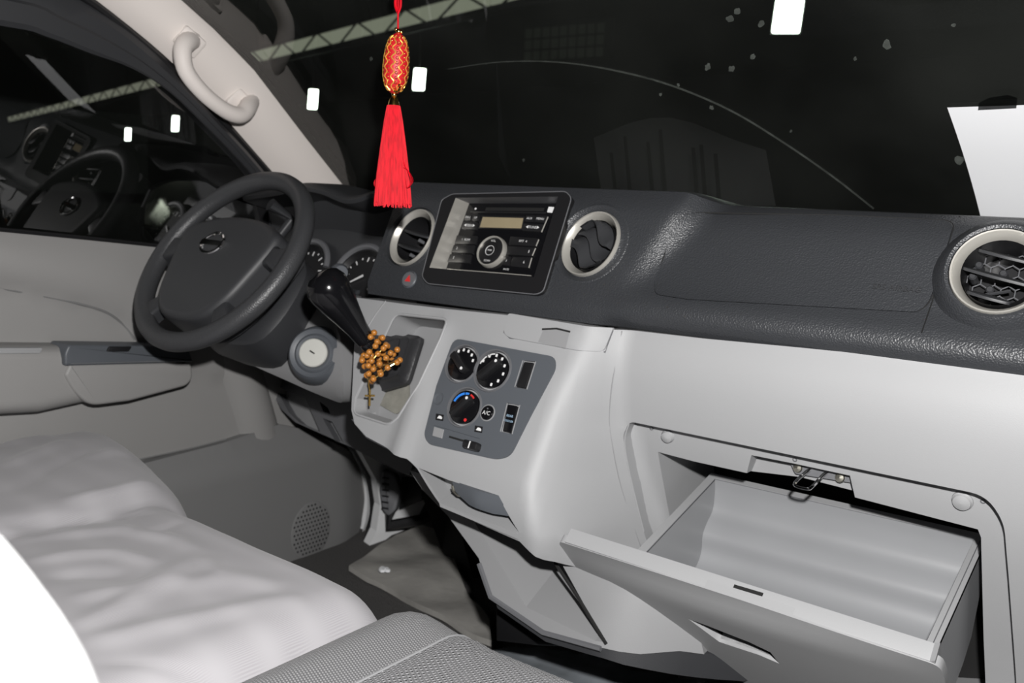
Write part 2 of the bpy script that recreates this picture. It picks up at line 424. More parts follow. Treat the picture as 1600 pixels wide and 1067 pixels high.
sheet('upper_pad', [(-.232, -.104), (xr, -.104), (xr, .069), (-.232, .069)], pholes, lambda x, q: Pp(x, -.104 + (q + .104) / .173 * (ztop_(x) + .104)), M_pad, dash, step=.0105, edge=.01, ang=60)
rows = [[r[0], r[1]] for r in rows], [r[-5:] for r in rows], rows
mesh_of(*grid(rows[0]), 'pad_underside', M_pad, dash); mesh_of(*grid(rows[1]), 'pad_top', M_pad, dash, ang=60)
rows = rows[2][:1] * 2
v, f = grid(rows)
left = rows[0]; n0 = len(v)
v = list(v) + [p + Vector((0, 0, 0)) for p in left] + [Vector((-.236, max(p.y, .26), p.z)) for p in left]
k = len(left); f += [[n0 + i, n0 + k + i, n0 + k + i + 1, n0 + i + 1] for i in range(k - 1)]
pad = mesh_of(v, f, 'pad_end', M_pad, dash, ang=60)
# airbag lid
ab = [(1078, 332), (1052, 352), (1024, 440), (1026, 459), (1078, 467), (1436, 487), (1453, 472), (1476, 405), (1492, 352), (1480, 344), (1300, 336)]
ab2 = [pxP(*p) for p in ab]; ab2 = rnd(ab2, [.012, .03, .01, .012, .0, .02, .02, 0, .012, .01, 0])
lid = sheet('airbag_lid', ab2, [], lambda x, z: Pp(x, z, -.0055), M_pad, dash, step=.012, edge=.006, rim=(0, .008, 0))
lid['label'] = 'raised rectangular airbag lid'
q = MB().add(*tubes([Pp(x, z, -.0005) for x, z in ab2], .0011, 5, True)).build('lid_seam', M_dark, dash)
a0 = pxP(1375, 448); a1 = pxP(1432, 453)
plA = Plane(Pp(*a0, -.0058), Pp(*a1) - Pp(*a0), Pp(a0[0], a0[1] + .02) - Pp(*a0))
text('SRS AIRBAG', .0105, plA, (Pp(*a1) - Pp(*a0)).length / 2, 0, .0003, M_padsmooth, lid, ext=.0011)
# pad panel gaps around the centre fascia
def seamP(pts, nm='trim_gap', r=.0012, parent=dash, m=M_dark, off=-.0004):
    L = smooth_line([Pp(*pxP(*p), off) for p in pts], 4); return MB().add(*tubes(L, r, 5)).build(nm, m, parent)
seamP([(1440, 520), (1455, 476), (1478, 405), (1500, 338)], r=.0008)
# lower panel with all its openings
OUT = [(557, 465), (640, 476), (700, 483), (800, 493), (880, 504), (960, 515), (1100, 529), (1250, 543), (1400, 558), (1560, 573)]
outer = [pxG(*p) for p in OUT] + [(.80, -.098), (.80, -.62), (.31, -.62), (.300, -.50)]
outer += [pxG(*p) for p in [(868, 878), (812, 846), (735, 812), (690, 791), (652, 732), (636, 717), (600, 697), (572, 682), (554, 662), (549, 640)]]
gear_hole = rnd([pxG(*p) for p in [(618, 490), (702, 499), (688, 530), (655, 600), (622, 652), (608, 664), (553, 646), (556, 622), (590, 548)]], [.012, .012, 0, 0, 0, .012, .012, 0, 0], 4)
ash_hole = [pxG(*p) for p in [(654, 731), (701, 750), (779, 775), (812, 833), (688, 784)]]
gl_out = rnd([pxG(*p) for p in [(982, 658), (1540, 774), (1569, 815), (1576, 900), (1590, 1100), (1060, 1060), (1012, 850), (984, 740), (973, 680)]], [.012, .018, .03, 0, 0, 0, 0, 0, .006], 5)
def backwall(d): return (lambda q: Vector((0, d, 0)))
low = sheet('lower_panel', outer, [gear_hole, ash_hole, gl_out], lambda x, z: Gp(x, z), M_grey, dash, step=.011, edge=.009, rim=(0, .05, -.004), rimhole=(0, .0235, 0), ang=50)
# glove box surround (flange) and cavity
FO = .023
def pxF(u, v): return pxG(u, v, FO)
fl_out = rnd([pxF(*p) for p in [(976, 652), (1545, 770), (1578, 812), (1588, 900), (1600, 1110), (1050, 1070), (1003, 850), (975, 740), (964, 680)]], .012, 4)
fl_in = [pxF(*p) for p in [(1028, 706), (1085, 721), (1167, 739), (1174, 711), (1240, 724), (1328, 743), (1336, 777), (1528, 827), (1533, 840), (1537, 1000), (1542, 1120), (1090, 1075), (1062, 880), (1045, 800)]]
flg = sheet('glove_opening_flange', fl_out, [fl_in], lambda x, z: Gp(x, z, FO), M_grey, dash, step=.014, edge=.012, rimhole=(0, .16, 0.0), ang=40)
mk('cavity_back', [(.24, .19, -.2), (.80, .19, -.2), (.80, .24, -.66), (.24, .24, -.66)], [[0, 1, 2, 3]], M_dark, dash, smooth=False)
# groove where the centre stack meets the glove panel, and other panel joints
def seamG(pts, nm='trim_gap', r=.0013, m=None, parent=dash, off=-.0002):
    L = smooth_line([Gp(*pxG(*p), off) for p in pts], 4); return MB().add(*tubes(L, r, 5)).build(nm, m or M_hvac, parent)
seamG([(972, 517), (958, 590), (952, 655), (958, 700), (972, 765), (997, 842), (1008, 868)], r=.0010, m=M_greylo)
seamG([(603, 470), (588, 490), (574, 512)], r=.0011, m=M_greylo)
seamG([(983, 662), (976, 690), (984, 740), (1006, 830)], r=.001, m=M_grey)
# rubber buffers, holes on the flange
for (u, v, r) in [(1044, 681, .0085), (1504, 782, .0105)]:
    c = Gp(*pxF(u, v), FO); MB().add(*lathe(c, (0, -.95, -.3), [(r * 1.15, -.002), (r * 1.1, .002), (r, .003), (r * .9, .006), (r * .5, .0075), (.0001, .008)], 20)).build('rubber_buffer', M_grey, dash)
for (u, v) in [(1018, 669), (1242, 718), (1536, 783)]:
    c = Gp(*pxF(u, v), FO); MB().add(*lathe(c, (0, -.95, -.3), [(.003, -.001), (.003, .0008), (.0018, .0008), (.0017, -.001), (.0001, -.001)], 12)).build('fixing_hole', M_knee, dash)
# latch pocket, striker plate and loop
ptL = [Gp(*pxF(*p), FO) for p in [(1174, 711), (1240, 724), (1328, 743), (1336, 777), (1167, 739)]]
pk = Plane(ptL[0] + Vector((0, .028, 0)), ptL[2] - ptL[0], (0, .1, 1))
v, f = prism(pk, pk.poly([(1165, 706), (1335, 742), (1340, 768), (1250, 745), (1165, 735)]), -.004, 0)
mesh_of(v, f, 'latch_pocket', M_greylo, dash, smooth=False)
pp = Plane(ptL[0] + Vector((0, .020, 0)), ptL[2] - ptL[0], (0, .15, 1))
v, f = prism(pp, rnd(pp.poly([(1234, 721), (1328, 741), (1331, 754), (1243, 740)]), .002, 2), -.002, .001)
plate = mesh_of(v, f, 'striker_plate', M_knee, dash, smooth=False)
for (u, v_) in [(1247, 731), (1313, 746)]:
    a, b = pp.px(u, v_); MB().add(*lathe(pp.p(a, b, .0), pp.n, [(.0062, 0), (.0062, .002), (.005, .0035), (.0001, .0042)], 14)).build('screw', M_steel, plate)
lp = smooth_line([pp.p(*pp.px(1266, 734), .002), pp.p(*pp.px(1264, 737), .012), pp.p(*pp.px(1254, 754), .03), pp.p(*pp.px(1274, 761), .031), pp.p(*pp.px(1282, 757), .03), pp.p(*pp.px(1291, 741), .012), pp.p(*pp.px(1293, 738), .002)], 5)
MB().add(*tubes(lp, .0021, 8)).build('striker_loop', M_chrome, plate)
# gear recess walls and floor
def gearfloor(a, b): return F1.p(a, b, -.055)
hx = [(Gp(x, z) - F1.o) for x, z in gear_hole]; hab = [(q.dot(F1.ex), q.dot(F1.ey)) for q in hx]
v = [Gp(x, z) for x, z in gear_hole] + [gearfloor(a * .96 + (-.083) * .04, b) for a, b in hab]; k = len(hab)
f = [[i, (i + 1) % k, k + (i + 1) % k, k + i][::-1] for i in range(k)] + [[k + i for i in range(k)]]
mesh_of(v, f, 'gear_recess', M_greylo, dash, ang=40)
rim = MB().add(*tubes([Gp(x, z, -.0002) for x, z in gear_hole], .0022, 6, True)).build('gear_recess_lip', M_grey, dash)
# dusty floor of the recess
dp = F1.off(-.0535)
v, f = prism(dp, rnd(dp.poly([(585, 628), (600, 590), (640, 600), (640, 628), (620, 648)]), .006, 3), -.002, .001)
mesh_of(v, f, 'recess_liner', M_dust, dash)
# pull-out holder flap at the top of the stack
fo = [(796, 489), (960, 512), (945, 549), (797, 527), (788, 519)]
fo2 = [pxG(*p) for p in fo]
flap = sheet('holder_flap', rnd(fo2, [.004, .002, .006, .01, .008], 4), [], lambda x, z: Gp(x, z, -.003), M_grey, dash, step=.015, edge=.008, rim=(0, .004, 0))
MB().add(*tubes([Gp(*pxG(*p), -.0005) for p in [(795, 492), (788, 519), (797, 528), (946, 550), (958, 516)]], .0011, 5)).build('flap_gap', M_knee, flap)
rec = [pxG(*p) for p in [(852, 513), (893, 516), (886, 544), (843, 534)]]
sheet('finger_recess', rec, [], lambda x, z: Gp(x, z, -.0036), M_greylo, flap, step=.02)
MB().add(*tubes([Gp(*pxG(*p), -.004) for p in [(850, 514), (872, 513), (893, 518)]], .0014, 5)).build('recess_painted_shadow', M_dark, flap)  # dark tube paints the shadow along the top of the finger recess
# ashtray / coin recess below the climate panel
ao = [Gp(*p) for p in ash_hole]; bk = [q + Vector((0, .03, .002)) for q in ao]; k = 5
mesh_of(ao + bk, [[i, (i + 1) % k, k + (i + 1) % k, k + i][::-1] for i in range(k)] + [[k + i for i in range(k)]], 'ashtray_recess', M_greylo, dash, smooth=False)
ash = [pxG(*p) for p in [(702, 749), (779, 774), (799, 808), (772, 802), (737, 787), (712, 769)]]
def ashmap(x, z):
    c = Vector((sum(p[0] for p in ash) / 6, sum(p[1] for p in ash) / 6)); d = (Vector((x, z)) - c).length
    return Gp(x, z, -.009 + .22 * d)
al = sheet('ashtray_lid', ash, [], ashmap, M_hvac, dash, step=.008, edge=.006, rim=(0, .02, 0))
al['label'] = 'darker curved ashtray lid'
MB().add(*tubes([Gp(*pxG(*p), .004) for p in [(704, 760), (706, 768), (712, 774), (717, 775)]], .0022, 6)).build('ashtray_catch', M_steel, dash)
v = [Gp(*pxG(*p), -.003) for p in [(688, 784), (812, 833), (812, 842), (690, 791)]]
MB().add(v + [q + Vector((0, .03, .006)) for q in v], [[0, 1, 2, 3], [4, 5, 1, 0]]).build('recess_sill', M_grey, dash, smooth=False)

# lower storage console below the stack
F2 = leanplane((0, -.088, -.38), 14)
def fcon(x, z): return -.088 + .2493 * (z + .38) + 2.2 * max(0, x - .30) ** 1.5
def pxC(u, v): return march(u, v, fcon)
def Cp(x, z, off=0.0): return Vector((x, fcon(x, z) + off, z))
def Cpx(u, v, off=0.0): return Cp(*pxC(u, v), off)
c_out = [pxC(*p) for p in [(640, 735), (660, 765), (700, 806), (748, 872), (766, 930), (850, 985), (940, 1012), (1000, 1022), (1062, 1017), (1100, 1022), (1090, 980), (1000, 930), (905, 860), (760, 770)]]
c_hole = [pxC(*p) for p in [(742, 817), (800, 815), (866, 850), (880, 885), (947, 1004), (930, 1001), (822, 948)]]
con = sheet('storage_console', c_out, [c_hole], Cp, M_greylo, dash, step=.03, edge=.02, rim=(-.01, .12, 0), smooth=True)
ch = [Cp(*p) for p in c_hole]; kk = len(ch); cb = [q + Vector((-.01, .10, -.0 + (.035 if i in (4, 5, 6) else -.01))) for i, q in enumerate(ch)]
mesh_of(ch + cb, [[i, (i + 1) % kk, kk + (i + 1) % kk, kk + i][::-1] for i in range(kk)] + [[kk + i for i in range(kk)]], 'storage_pocket', M_greylo, con, smooth=False)
MB().add(*tubes([Cpx(*p, -.001) for p in [(866, 876), (905, 935), (948, 1006)]], .0026, 6)).build('console_gap', M_dark, con)
MB().add(*tubes([Cpx(*p, -.002) for p in [(750, 880), (768, 932), (850, 988), (940, 1013)]], .004, 6)).build('console_edge', M_knee, con)
tr_o = [pxC(*p) for p in [(748, 880), (766, 930), (850, 985), (940, 1012), (1000, 1022), (1062, 1017), (1110, 1024), (1190, 1062), (1160, 1066), (1010, 1048), (940, 1030), (850, 1004), (775, 952)]]
sheet('console_lower_trim', tr_o, [], lambda x, z: Cp(x, z, .004), M_shroud, dash, step=.03, edge=.02, rim=(0, .10, 0))
# dark heater housing under the console
hh = leanplane((0, -.06, -.5), 0)
v, f = prism(hh, hh.poly([(771, 900), (1010, 1000), (1040, 1018), (830, 1012), (772, 1004)]), -.16, 0, .012)
mesh_of(v, f, 'heater_housing', M_black, dash)
# side cheek of the stack seen from below on the driver's side
ck = [Gp(*pxG(*p)) for p in [(549, 655), (572, 684), (600, 699), (638, 718), (652, 733), (690, 792)]]
MB().add(*grid([[q for q in ck], [q + Vector((.0, .06, -.012)) for q in ck], [q + Vector((.01, .16, -.02)) for q in ck]])).build('stack_cheek', M_knee, dash)
# knee panel below the column
K = [atX(402, 560, -.69), atX(430, 600, -.67), atX(452, 655, -.64), atX(480, 672, -.56), atX(545, 700, -.40), atY(640, 745, .07), atY(668, 775, .06), atY(655, 735, .04), atY(560, 640, -.06), atY(556, 560, -.02), atX(470, 540, -.45)]
kp = Plane(K[2], K[5] - K[2], (0, .35, 1)); kp.ey = (Vector((0, .5, 1)) - kp.ex * Vector((0, .5, 1)).dot(kp.ex)).normalized(); kp.n = kp.ex.cross(kp.ey)
ko = kp.poly([(395, 545), (412, 590), (440, 640), (462, 660), (545, 697), (622, 736), (640, 742), (645, 725), (600, 690), (556, 650), (556, 560), (470, 520)])
kh1 = kp.poly([(427, 600), (450, 612), (476, 620), (500, 674), (468, 660), (452, 645)])
kh2 = kp.poly([(504, 653), (519, 659), (536, 690), (524, 689)])
kh3 = kp.poly([(499, 627), (513, 638), (516, 647), (505, 643)])
kn = sheet('knee_panel', ko, [kh1, kh2, kh3], lambda a, b: kp.p(a, b), M_knee, dash, step=.05, edge=.02, rim=kp.n * -.03, rimhole=kp.n * -.02)
for hpx in (kh1, kh2, kh3):
    mesh_of([kp.p(*p, -.02) for p in hpx], [list(range(len(hpx)))], 'switch_slot', M_greylo, kn, smooth=False)
# dark volume closing the dash behind the driver's side
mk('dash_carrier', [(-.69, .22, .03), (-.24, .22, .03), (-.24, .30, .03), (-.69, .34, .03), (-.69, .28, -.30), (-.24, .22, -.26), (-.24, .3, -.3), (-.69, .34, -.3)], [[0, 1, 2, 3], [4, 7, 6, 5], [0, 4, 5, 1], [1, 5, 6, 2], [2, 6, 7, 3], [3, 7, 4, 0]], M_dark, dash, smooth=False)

# =================================================================== instrument cluster and hood
clu = thing('instrument_cluster', 'black instrument cluster under a wavy double-humped hood behind the steering wheel', 'instrument cluster', (-.42, .09, -.1))
# hood brim: wave in the plane y = .03, run back to the windshield
wv = [(-.70, .048), (-.60, .060), (-.53, .072), (-.47, .068), (-.43, .058), (-.40, .053), (-.37, .056), (-.33, .067), (-.285, .074), (-.236, .074)]
wv = smooth_line([Vector((x, 0, z)) for x, z in wv], 4)
def hood_pt(q, y, dz): return Vector((q.x, y, q.z + dz))
rws = [[hood_pt(q, .31, -.018) for q in wv], [hood_pt(q, .16, .003) for q in wv], [hood_pt(q, .085, .003) for q in wv], [hood_pt(q, .072, 0) for q in wv], [hood_pt(q, .066, -.006) for q in wv], [hood_pt(q, .068, -.013) for q in wv], [hood_pt(q, .078, -.017) for q in wv], [hood_pt(q, .13, -.03) for q in wv], [hood_pt(q, .15, -.09) for q in wv]]
mesh_of(*grid(rws), 'hood', M_padsmooth, clu)
# cowl face round the dials
cp = leanplane((-.42, .11, -.08), 30)
mesh_of(*box(cp, -.27, .186, -.09, .11, -.03, 0), 'cluster_face', M_padsmooth, clu, smooth=False)
for ca in (cp.px(566, 436)[0], -.12):
    cb_ = cp.px(566, 436)[1]; o_ = cp.p(ca, cb_, .002)
    brow = MB().add(*tubes([cp.p(ca + .062 * math.cos(t), cb_ + .062 * math.sin(t), .014) for t in np.linspace(.05 * math.pi, .95 * math.pi, 24)], .006, 8)).build('dial_brow', M_knee, clu)
    d = MB().add(*lathe(o_, cp.n, [(.058, 0), (.058, .012), (.053, .012), (.047, .002), (.0001, .002)], 40)).build('dial', M_black, clu)
    for i in range(13):
        t = math.radians(215 - i * 250 / 12); r0, r1 = (.034, .043) if i % 2 == 0 else (.039, .043)
        pl_ = Plane(o_, cp.ex * math.cos(t) + cp.ey * math.sin(t), -cp.ex * math.sin(t) + cp.ey * math.cos(t))
        mesh_of(*box(pl_, r0, r1, -.0012, .0012, .003, .0036), 'dial_tick', M_print, d, smooth=False)
    pl_ = Plane(o_, cp.ex * math.cos(3.7) + cp.ey * math.sin(3.7), -cp.ex * math.sin(3.7) + cp.ey * math.cos(3.7))
    mesh_of(*prism(pl_, [(-.008, -.002), (.034, -.0006), (.034, .0006), (-.008, .002)], .005, .0065), 'needle', M_print, d, smooth=False)
mesh_of(*box(cp, cp.px(566, 436)[0] - .012, cp.px(566, 436)[0] + .012, cp.px(566, 436)[1] - .035, cp.px(566, 436)[1] - .025, .003, .004), 'trip_display', M_hvac, clu, smooth=False)

# =================================================================== air vents
def air_vent(u, v, label, state):
    a, b = F0.px(u, v); tw = math.radians(9 if u < 1500 else 0); pl = Plane(F0.p(a, b, .004 if u > 1500 else -.005), F0.ex * math.cos(tw) + F0.n * math.sin(tw), F0.ey); n = pl.n
    t = thing('air_vent', label, 'air vent', pl.o, 'round air vents along the dashboard')
    if u < 1500:
        Rr = .060 if u > 700 else .055
        ring_ = [[F0.p(a + r_ * math.cos(t), b + r_ * math.sin(t), h_) for t in np.linspace(0, 6.2832, 49)[:-1]] for r_, h_ in ((Rr + .004, -.003), (Rr, .0012), (Rr - .002, .0008))]
        ring_ += [[pl.p(r_ * math.cos(t), r_ * math.sin(t), h_) for t in np.linspace(0, 6.2832, 49)[:-1]] for r_, h_ in ((.0522, .0), (.0505, .001), (.050, -.004))]
        MB().add(*grid(ring_, closed_u=True)).build('surround', M_pad, t, ang=60)
    else: MB().add(*lathe(pl.o, n, [(.072, -.018), (.064, -.004), (.058, .004), (.0545, .0068), (.051, .0055), (.050, -.004)], 48)).build('surround', M_pad, t)
    MB().add(*lathe(pl.o, n, [(.0505, -.004), (.0503, .004), (.0492, .0065), (.0475, .0062), (.0440, .002), (.0405, -.006), (.0390, -.012), (.0385, -.02)], 48)).build('ring', M_silver, t)
    MB().add(*lathe(pl.o, n, [(.0385, .0), (.0375, -.03), (.036, -.045), (.0001, -.046)], 40)).build('duct', M_black, t)
    if state == 'closed':
        for s, h in ((.02, .002), (-.004, -.004), (-.027, .000)):
            # S-shaped flap: half-lens outline with a curled lip
            rows = []
            for i in range(13):
                x = -.036 + .072 * i / 12; yy = s - .010 * math.sin(x / .036 * math.pi / 1.2)
                half = math.sqrt(max(1e-6, .0375 ** 2 - min(x * x, .0374 ** 2)))
                rr = []
                for j, (dy, dh) in enumerate([(.024, -.012), (.015, -.004), (.006, .001), (.0, .0045), (-.002, .0035), (-.002, .001)]):
                    y = max(-half, min(half, yy + dy)); rr.append(Vector((x, y, h + dh)))
                rows.append(rr)
            rot = math.radians(-28); c, sn = math.cos(rot), math.sin(rot)
            vv, ff = grid(rows); vv = [pl.p(q.x * c - q.y * sn, q.x * sn + q.y * c, q.z) for q in vv]
            MB().add(vv, ff).build('flap', M_padsmooth, t, ang=60)
    else:
        rot = math.radians(-12); c, sn = math.cos(rot), math.sin(rot)
        for s in ((-.016, .010) if state == 'half' else (-.004, .021, -.029)):
            half = math.sqrt(.037 ** 2 - s * s) - .001
            out = smooth_line([Vector((x, y, 0)) for x, y in [(-half, -.004), (-half, .004), (-half * .5, .009), (0, .011), (half * .5, .009), (half, .004), (half, -.004), (half * .5, -.008), (0, -.0095), (-half * .5, -.008)]], 3, True)
            vp = Plane(pl.p(-s * sn, s * c, -.004), pl.ex * c + pl.ey * sn, (-pl.ex * sn + pl.ey * c) * .45 + pl.n * -.9)
            MB().add(*prism(vp, [(q.x, q.y) for q in out], -.0016, .0016, .0008)).build('vane', M_padsmooth, t)
        if state == 'open':
            hexes = MB()
            for i in range(-3, 4):
                for j in range(-3, 4):
                    hx_, hy = (i + .5 * (j % 2)) * .0145, j * .0125
                    if hx_ * hx_ + hy * hy < .031 ** 2:
                        for k_ in (0, 1, 2):
                            t0, t1 = math.radians(30 + 60 * k_), math.radians(90 + 60 * k_)
                            hexes.add(*tubes([pl.p(hx_ + .0083 * math.cos(t0), hy + .0083 * math.sin(t0), -.028), pl.p(hx_ + .0083 * math.cos(t1), hy + .0083 * math.sin(t1), -.028)], .0007, 4))
            o = hexes.build('hex_grille', M_knee, t)
            for (x, y) in [(-.024, .012), (.002, .004), (-.008, -.016), (-.028, -.002)]:
                MB().add(*lathe(pl.p(x, y, -.012), pl.n, [(.0045, -.014), (.0045, .0), (.003, .002), (.0001, .002)], 10)).build('vane_pivot', M_shroud, t)
            for (p0, p1) in [((-.012, -.022), (.012, -.014)), ((-.022, -.024), (.002, -.028)), ((-.03, .006), (-.022, .016))]:
                MB().add(*tubes([pl.p(*p0, -.014), pl.p(*p1, -.016)], .0018, 6)).build('vane_link', M_shroud, t)
        else:
            for (x, y) in [(.006, .0), (-.004, -.026)]:
                MB().add(*lathe(pl.p(x, y, -.008), pl.n, [(.003, -.01), (.003, .0), (.0001, .001)], 10)).build('vane_pivot', M_knee, t)
    return t
air_vent(643, 370, 'round silver-ringed vent with open slats left of the radio, behind the red tassel', 'half')
air_vent(922, 380, 'round silver-ringed vent with its flaps shut, right of the radio', 'closed')
air_vent(1562, 428, 'round silver-ringed vent with open vanes at the right edge, past the airbag lid', 'open')

# =================================================================== radio and its bezel
bez = thing('radio_bezel', 'black trapezoid surround framing the recessed radio', 'radio bezel', F0.p(0, 0))
bo = F0.poly([(706, 303), (884, 299), (893, 309), (849, 455), (838, 460), (668, 443), (659, 432), (690, 312)], .008)
ho = F0.poly([(712, 309), (872, 307), (834, 433), (671, 418)], .008)
sheet('bezel_frame', rnd(bo, .006, 3), [ho], lambda a, b: F0.p(a, b, .008), M_black, bez, step=.03, edge=.02, rim=F0.n * -.012, rimhole=None)
RH = -.026
fo_ = F0.poly([(733, 317), (874, 317), (834, 433), (697, 419)], RH)
w0 = [F0.p(*p, .008) for p in ho]; w1 = [F0.p(*p, RH - .004) for p in fo_]
for i, (nm, m_) in enumerate([('bezel_top_wall', M_black), ('bezel_right_wall', M_black), ('bezel_bottom_wall', M_black), ('bezel_side_wall', M_silver)]):
    j = (i + 1) % 4
    o = mk(nm, [w0[i], w0[j], w1[j], w1[i]], [[0, 1, 2, 3]], M_knee if i == 0 else m_, bez, smooth=False)
    if i == 3: o['label'] = 'satin silver inner wall'
L = [F0.p(*p, .0078) for p in rnd(bo, .006, 3)]
MB().add(*tubes(L, .0009, 5, True)).build('bezel_gap', M_knee, bez)
rad = thing('car_radio', 'black car stereo with a round silver-ringed dial and amber display', 'car radio', F0.p(0, 0, RH))
RP = F0.off(RH)
mesh_of(*prism(RP, fo_, -.10, 0, .001), 'face', M_gloss, rad, smooth=False)
def rq(pts, h): return RP.poly(pts, h)
def pz(u, v): return (680 + u / 5.929, 290 + v / 5.929)      # from the close-up crop to photo pixels
mesh_of(*prism(RP, rq([pz(470, 200), pz(1010, 205), pz(1000, 235), pz(460, 230)], .001), 0, .0006), 'disc_slot', M_dark, rad, smooth=False)
mesh_of(*prism(RP, rq([pz(330, 235), pz(1025, 246), pz(1020, 262), pz(325, 250)], .001), 0, .002, .0008), 'slot_lip', M_black, rad)
mesh_of(*prism(RP, rq([pz(425, 275), pz(830, 285), pz(805, 410), pz(395, 395)], .001), 0, .0012, .0004), 'display_frame', M_black, rad)
mesh_of(*prism(RP, rq([pz(440, 290), pz(815, 300), pz(795, 395), pz(412, 385)], .002), .001, .0018), 'display', M_lcd, rad, smooth=False)
def button(q, txt, size=.0052, ta=0, tb=0, col=M_print):
    pts = rq([pz(*p) for p in q], .002); o = MB().add(*prism(RP, rnd(pts, .0012, 2), 0, .0032, .0008)).build('button', M_black, rad)
    c = (sum(p[0] for p in pts) / 4 + ta, sum(p[1] for p in pts) / 4 + tb)
    if txt: text(txt, size, RP, *c, .0035, col, o)
    return o
button([(280, 270), (345, 272), (335, 325), (268, 322)], 'DISC'); button([(350, 272), (420, 275), (405, 330), (340, 325)], 'UP')
button([(260, 335), (400, 345), (385, 410), (245, 400)], '\u25C4SEEK\u25BA', .0058)
button([(845, 275), (925, 278), (910, 340), (830, 335)], 'AUX'); button([(930, 278), (1040, 280), (1020, 345), (918, 340)], 'MENU')
button([(825, 350), (1010, 360), (985, 430), (805, 420)], '\u25C4TUNE\u25BA', .0058)
button([(205, 460), (395, 470), (375, 545), (180, 540)], '1  RDM', .0055); button([(175, 550), (370, 555), (345, 630), (150, 620)], '2', .006, -.012)
button([(140, 635), (340, 640), (320, 720), (115, 710)], '3', .006, -.012)
button([(700, 470), (960, 490), (935, 565), (680, 550)], 'RPT  4', .0055); button([(680, 560), (930, 575), (905, 655), (665, 640)], '5', .006, .016)
button([(720, 660), (900, 665), (870, 765), (700, 750)], '6', .006, .006); button([(640, 655), (705, 658), (690, 745), (620, 735)], '\u266A', .0055)
# dial
dc = RP.px(*pz(515, 606), .006)
MB().add(*lathe(RP.p(*dc), RP.n, [(.0262, 0), (.0258, .006), (.0247, .0085), (.0232, .0085), (.0224, .006)], 48)).build('dial_ring', M_silver, rad)
di = MB().add(*lathe(RP.p(*dc), RP.n, [(.0225, .006), (.0205, .0072), (.0125, .0075), (.0120, .009), (.0084, .0092), (.0080, .008), (.0001, .009)], 40)).build('dial', M_black, rad)
MB().add(*tubes([RP.p(dc[0] + .0080 * math.cos(t), dc[1] + .0080 * math.sin(t), .0088) for t in np.linspace(0, 6.283, 25)[:-1]], .0005, 5, True)).build('dial_centre_ring', M_print, di)
text('VOL', .0050, RP, dc[0], dc[1] + .0165, .0078, M_print, di); text('SCAN', .0046, RP, dc[0], dc[1] - .0168, .0078, M_print, di); text('PWR', .0040, RP, *dc, .0094, M_print, di)
c = RP.px(*pz(655, 775), .001); text('MUTE', .0042, RP, *c, .0006, M_print, rad)
c = RP.px(*pz(372, 212), .001); mesh_of(*prism(RP, circ(c, .0018, 10), 0, .0006), 'eject_mark', M_print, rad)
mesh_of(*prism(RP, rq([pz(1050, 195), pz(1100, 198), pz(1080, 250), pz(1035, 245)], .001), 0, .0007), 'disc_mark', M_print, rad, smooth=False)
for (p0, p1) in [((1045, 290), (985, 432)), ((960, 500), (935, 560)), ((930, 580), (900, 650)), ((895, 670), (868, 762))]:
    MB().add(*tubes([RP.p(*RP.px(*pz(*p0), .003), .003), RP.p(*RP.px(*pz(*p1), .003), .003)], .0009, 5)).build('button_edge_highlight', M_silver, rad)  # silver tubes paint the lit edges of the right-hand buttons
MB().add(*tubes([RP.p(*RP.px(*pz(*p), .002), .001) for p in [(110, 770), (560, 805), (885, 832)]], .0008, 5)).build('lower_edge', M_silver, rad)
# hazard switch
hz = thing('hazard_switch', 'round dark hazard switch with a red triangle under the left vent', 'switch', F0.p(*F0.px(640, 437)))
ha = F0.px(640, 437)
MB().add(*lathe(F0.p(*ha), F0.n, [(.0148, -.002), (.0146, .0015), (.0135, .0025), (.0128, .001)], 32)).build('switch_ring', M_hvac, hz)
MB().add(*lathe(F0.p(*ha), F0.n, [(.0129, .0), (.012, .0028), (.0001, .0036)], 32)).build('switch_button', M_knee, hz)
mesh_of(*prism(F0, [(ha[0] - .006, ha[1] - .0045), (ha[0] + .006, ha[1] - .0045), (ha[0], ha[1] + .007)], .0034, .0040), 'warning_triangle', M_red, hz, smooth=False)

# =================================================================== climate panel
hv = thing('climate_panel', 'dark slate climate control panel with three round knobs', 'climate control', F1.p(.09, -.23))
HP = Plane(F1.o, F1.ex, F1.ey)
hout = rnd(HP.poly([(709, 528), (866, 557), (868, 575), (828, 650), (797, 712), (776, 718), (670, 694), (662, 680), (682, 602)], .003), [.014, .008, .008, 0, .014, .014, .01, .01, 0], 4)
def ph(u, v): return (660 + u / 4.85, 510 + v / 4.85)
KN = [(300, 283, .0285), (530, 333, .0305), (318, 612, .0285)]
kc = [HP.px(*ph(u, v), .003) for u, v, r in KN]
sw1 = HP.poly([ph(762, 258), ph(858, 268), ph(792, 476), ph(700, 460)], .003); sw2 = HP.poly([ph(645, 580), ph(738, 598), ph(680, 815), ph(592, 795)], .003)
slid = HP.poly([ph(88, 748), ph(435, 850), ph(408, 945), ph(72, 832)], .003)
sheet('panel_face', hout, [circ(c, r, 40) for c, (u, v, r) in zip(kc, KN)] + [sw1, sw2, slid], lambda a, b: HP.p(a, b, .003), M_hvac, hv, step=.03, edge=.006, rim=HP.n * -.006, rimhole=HP.n * -.004)
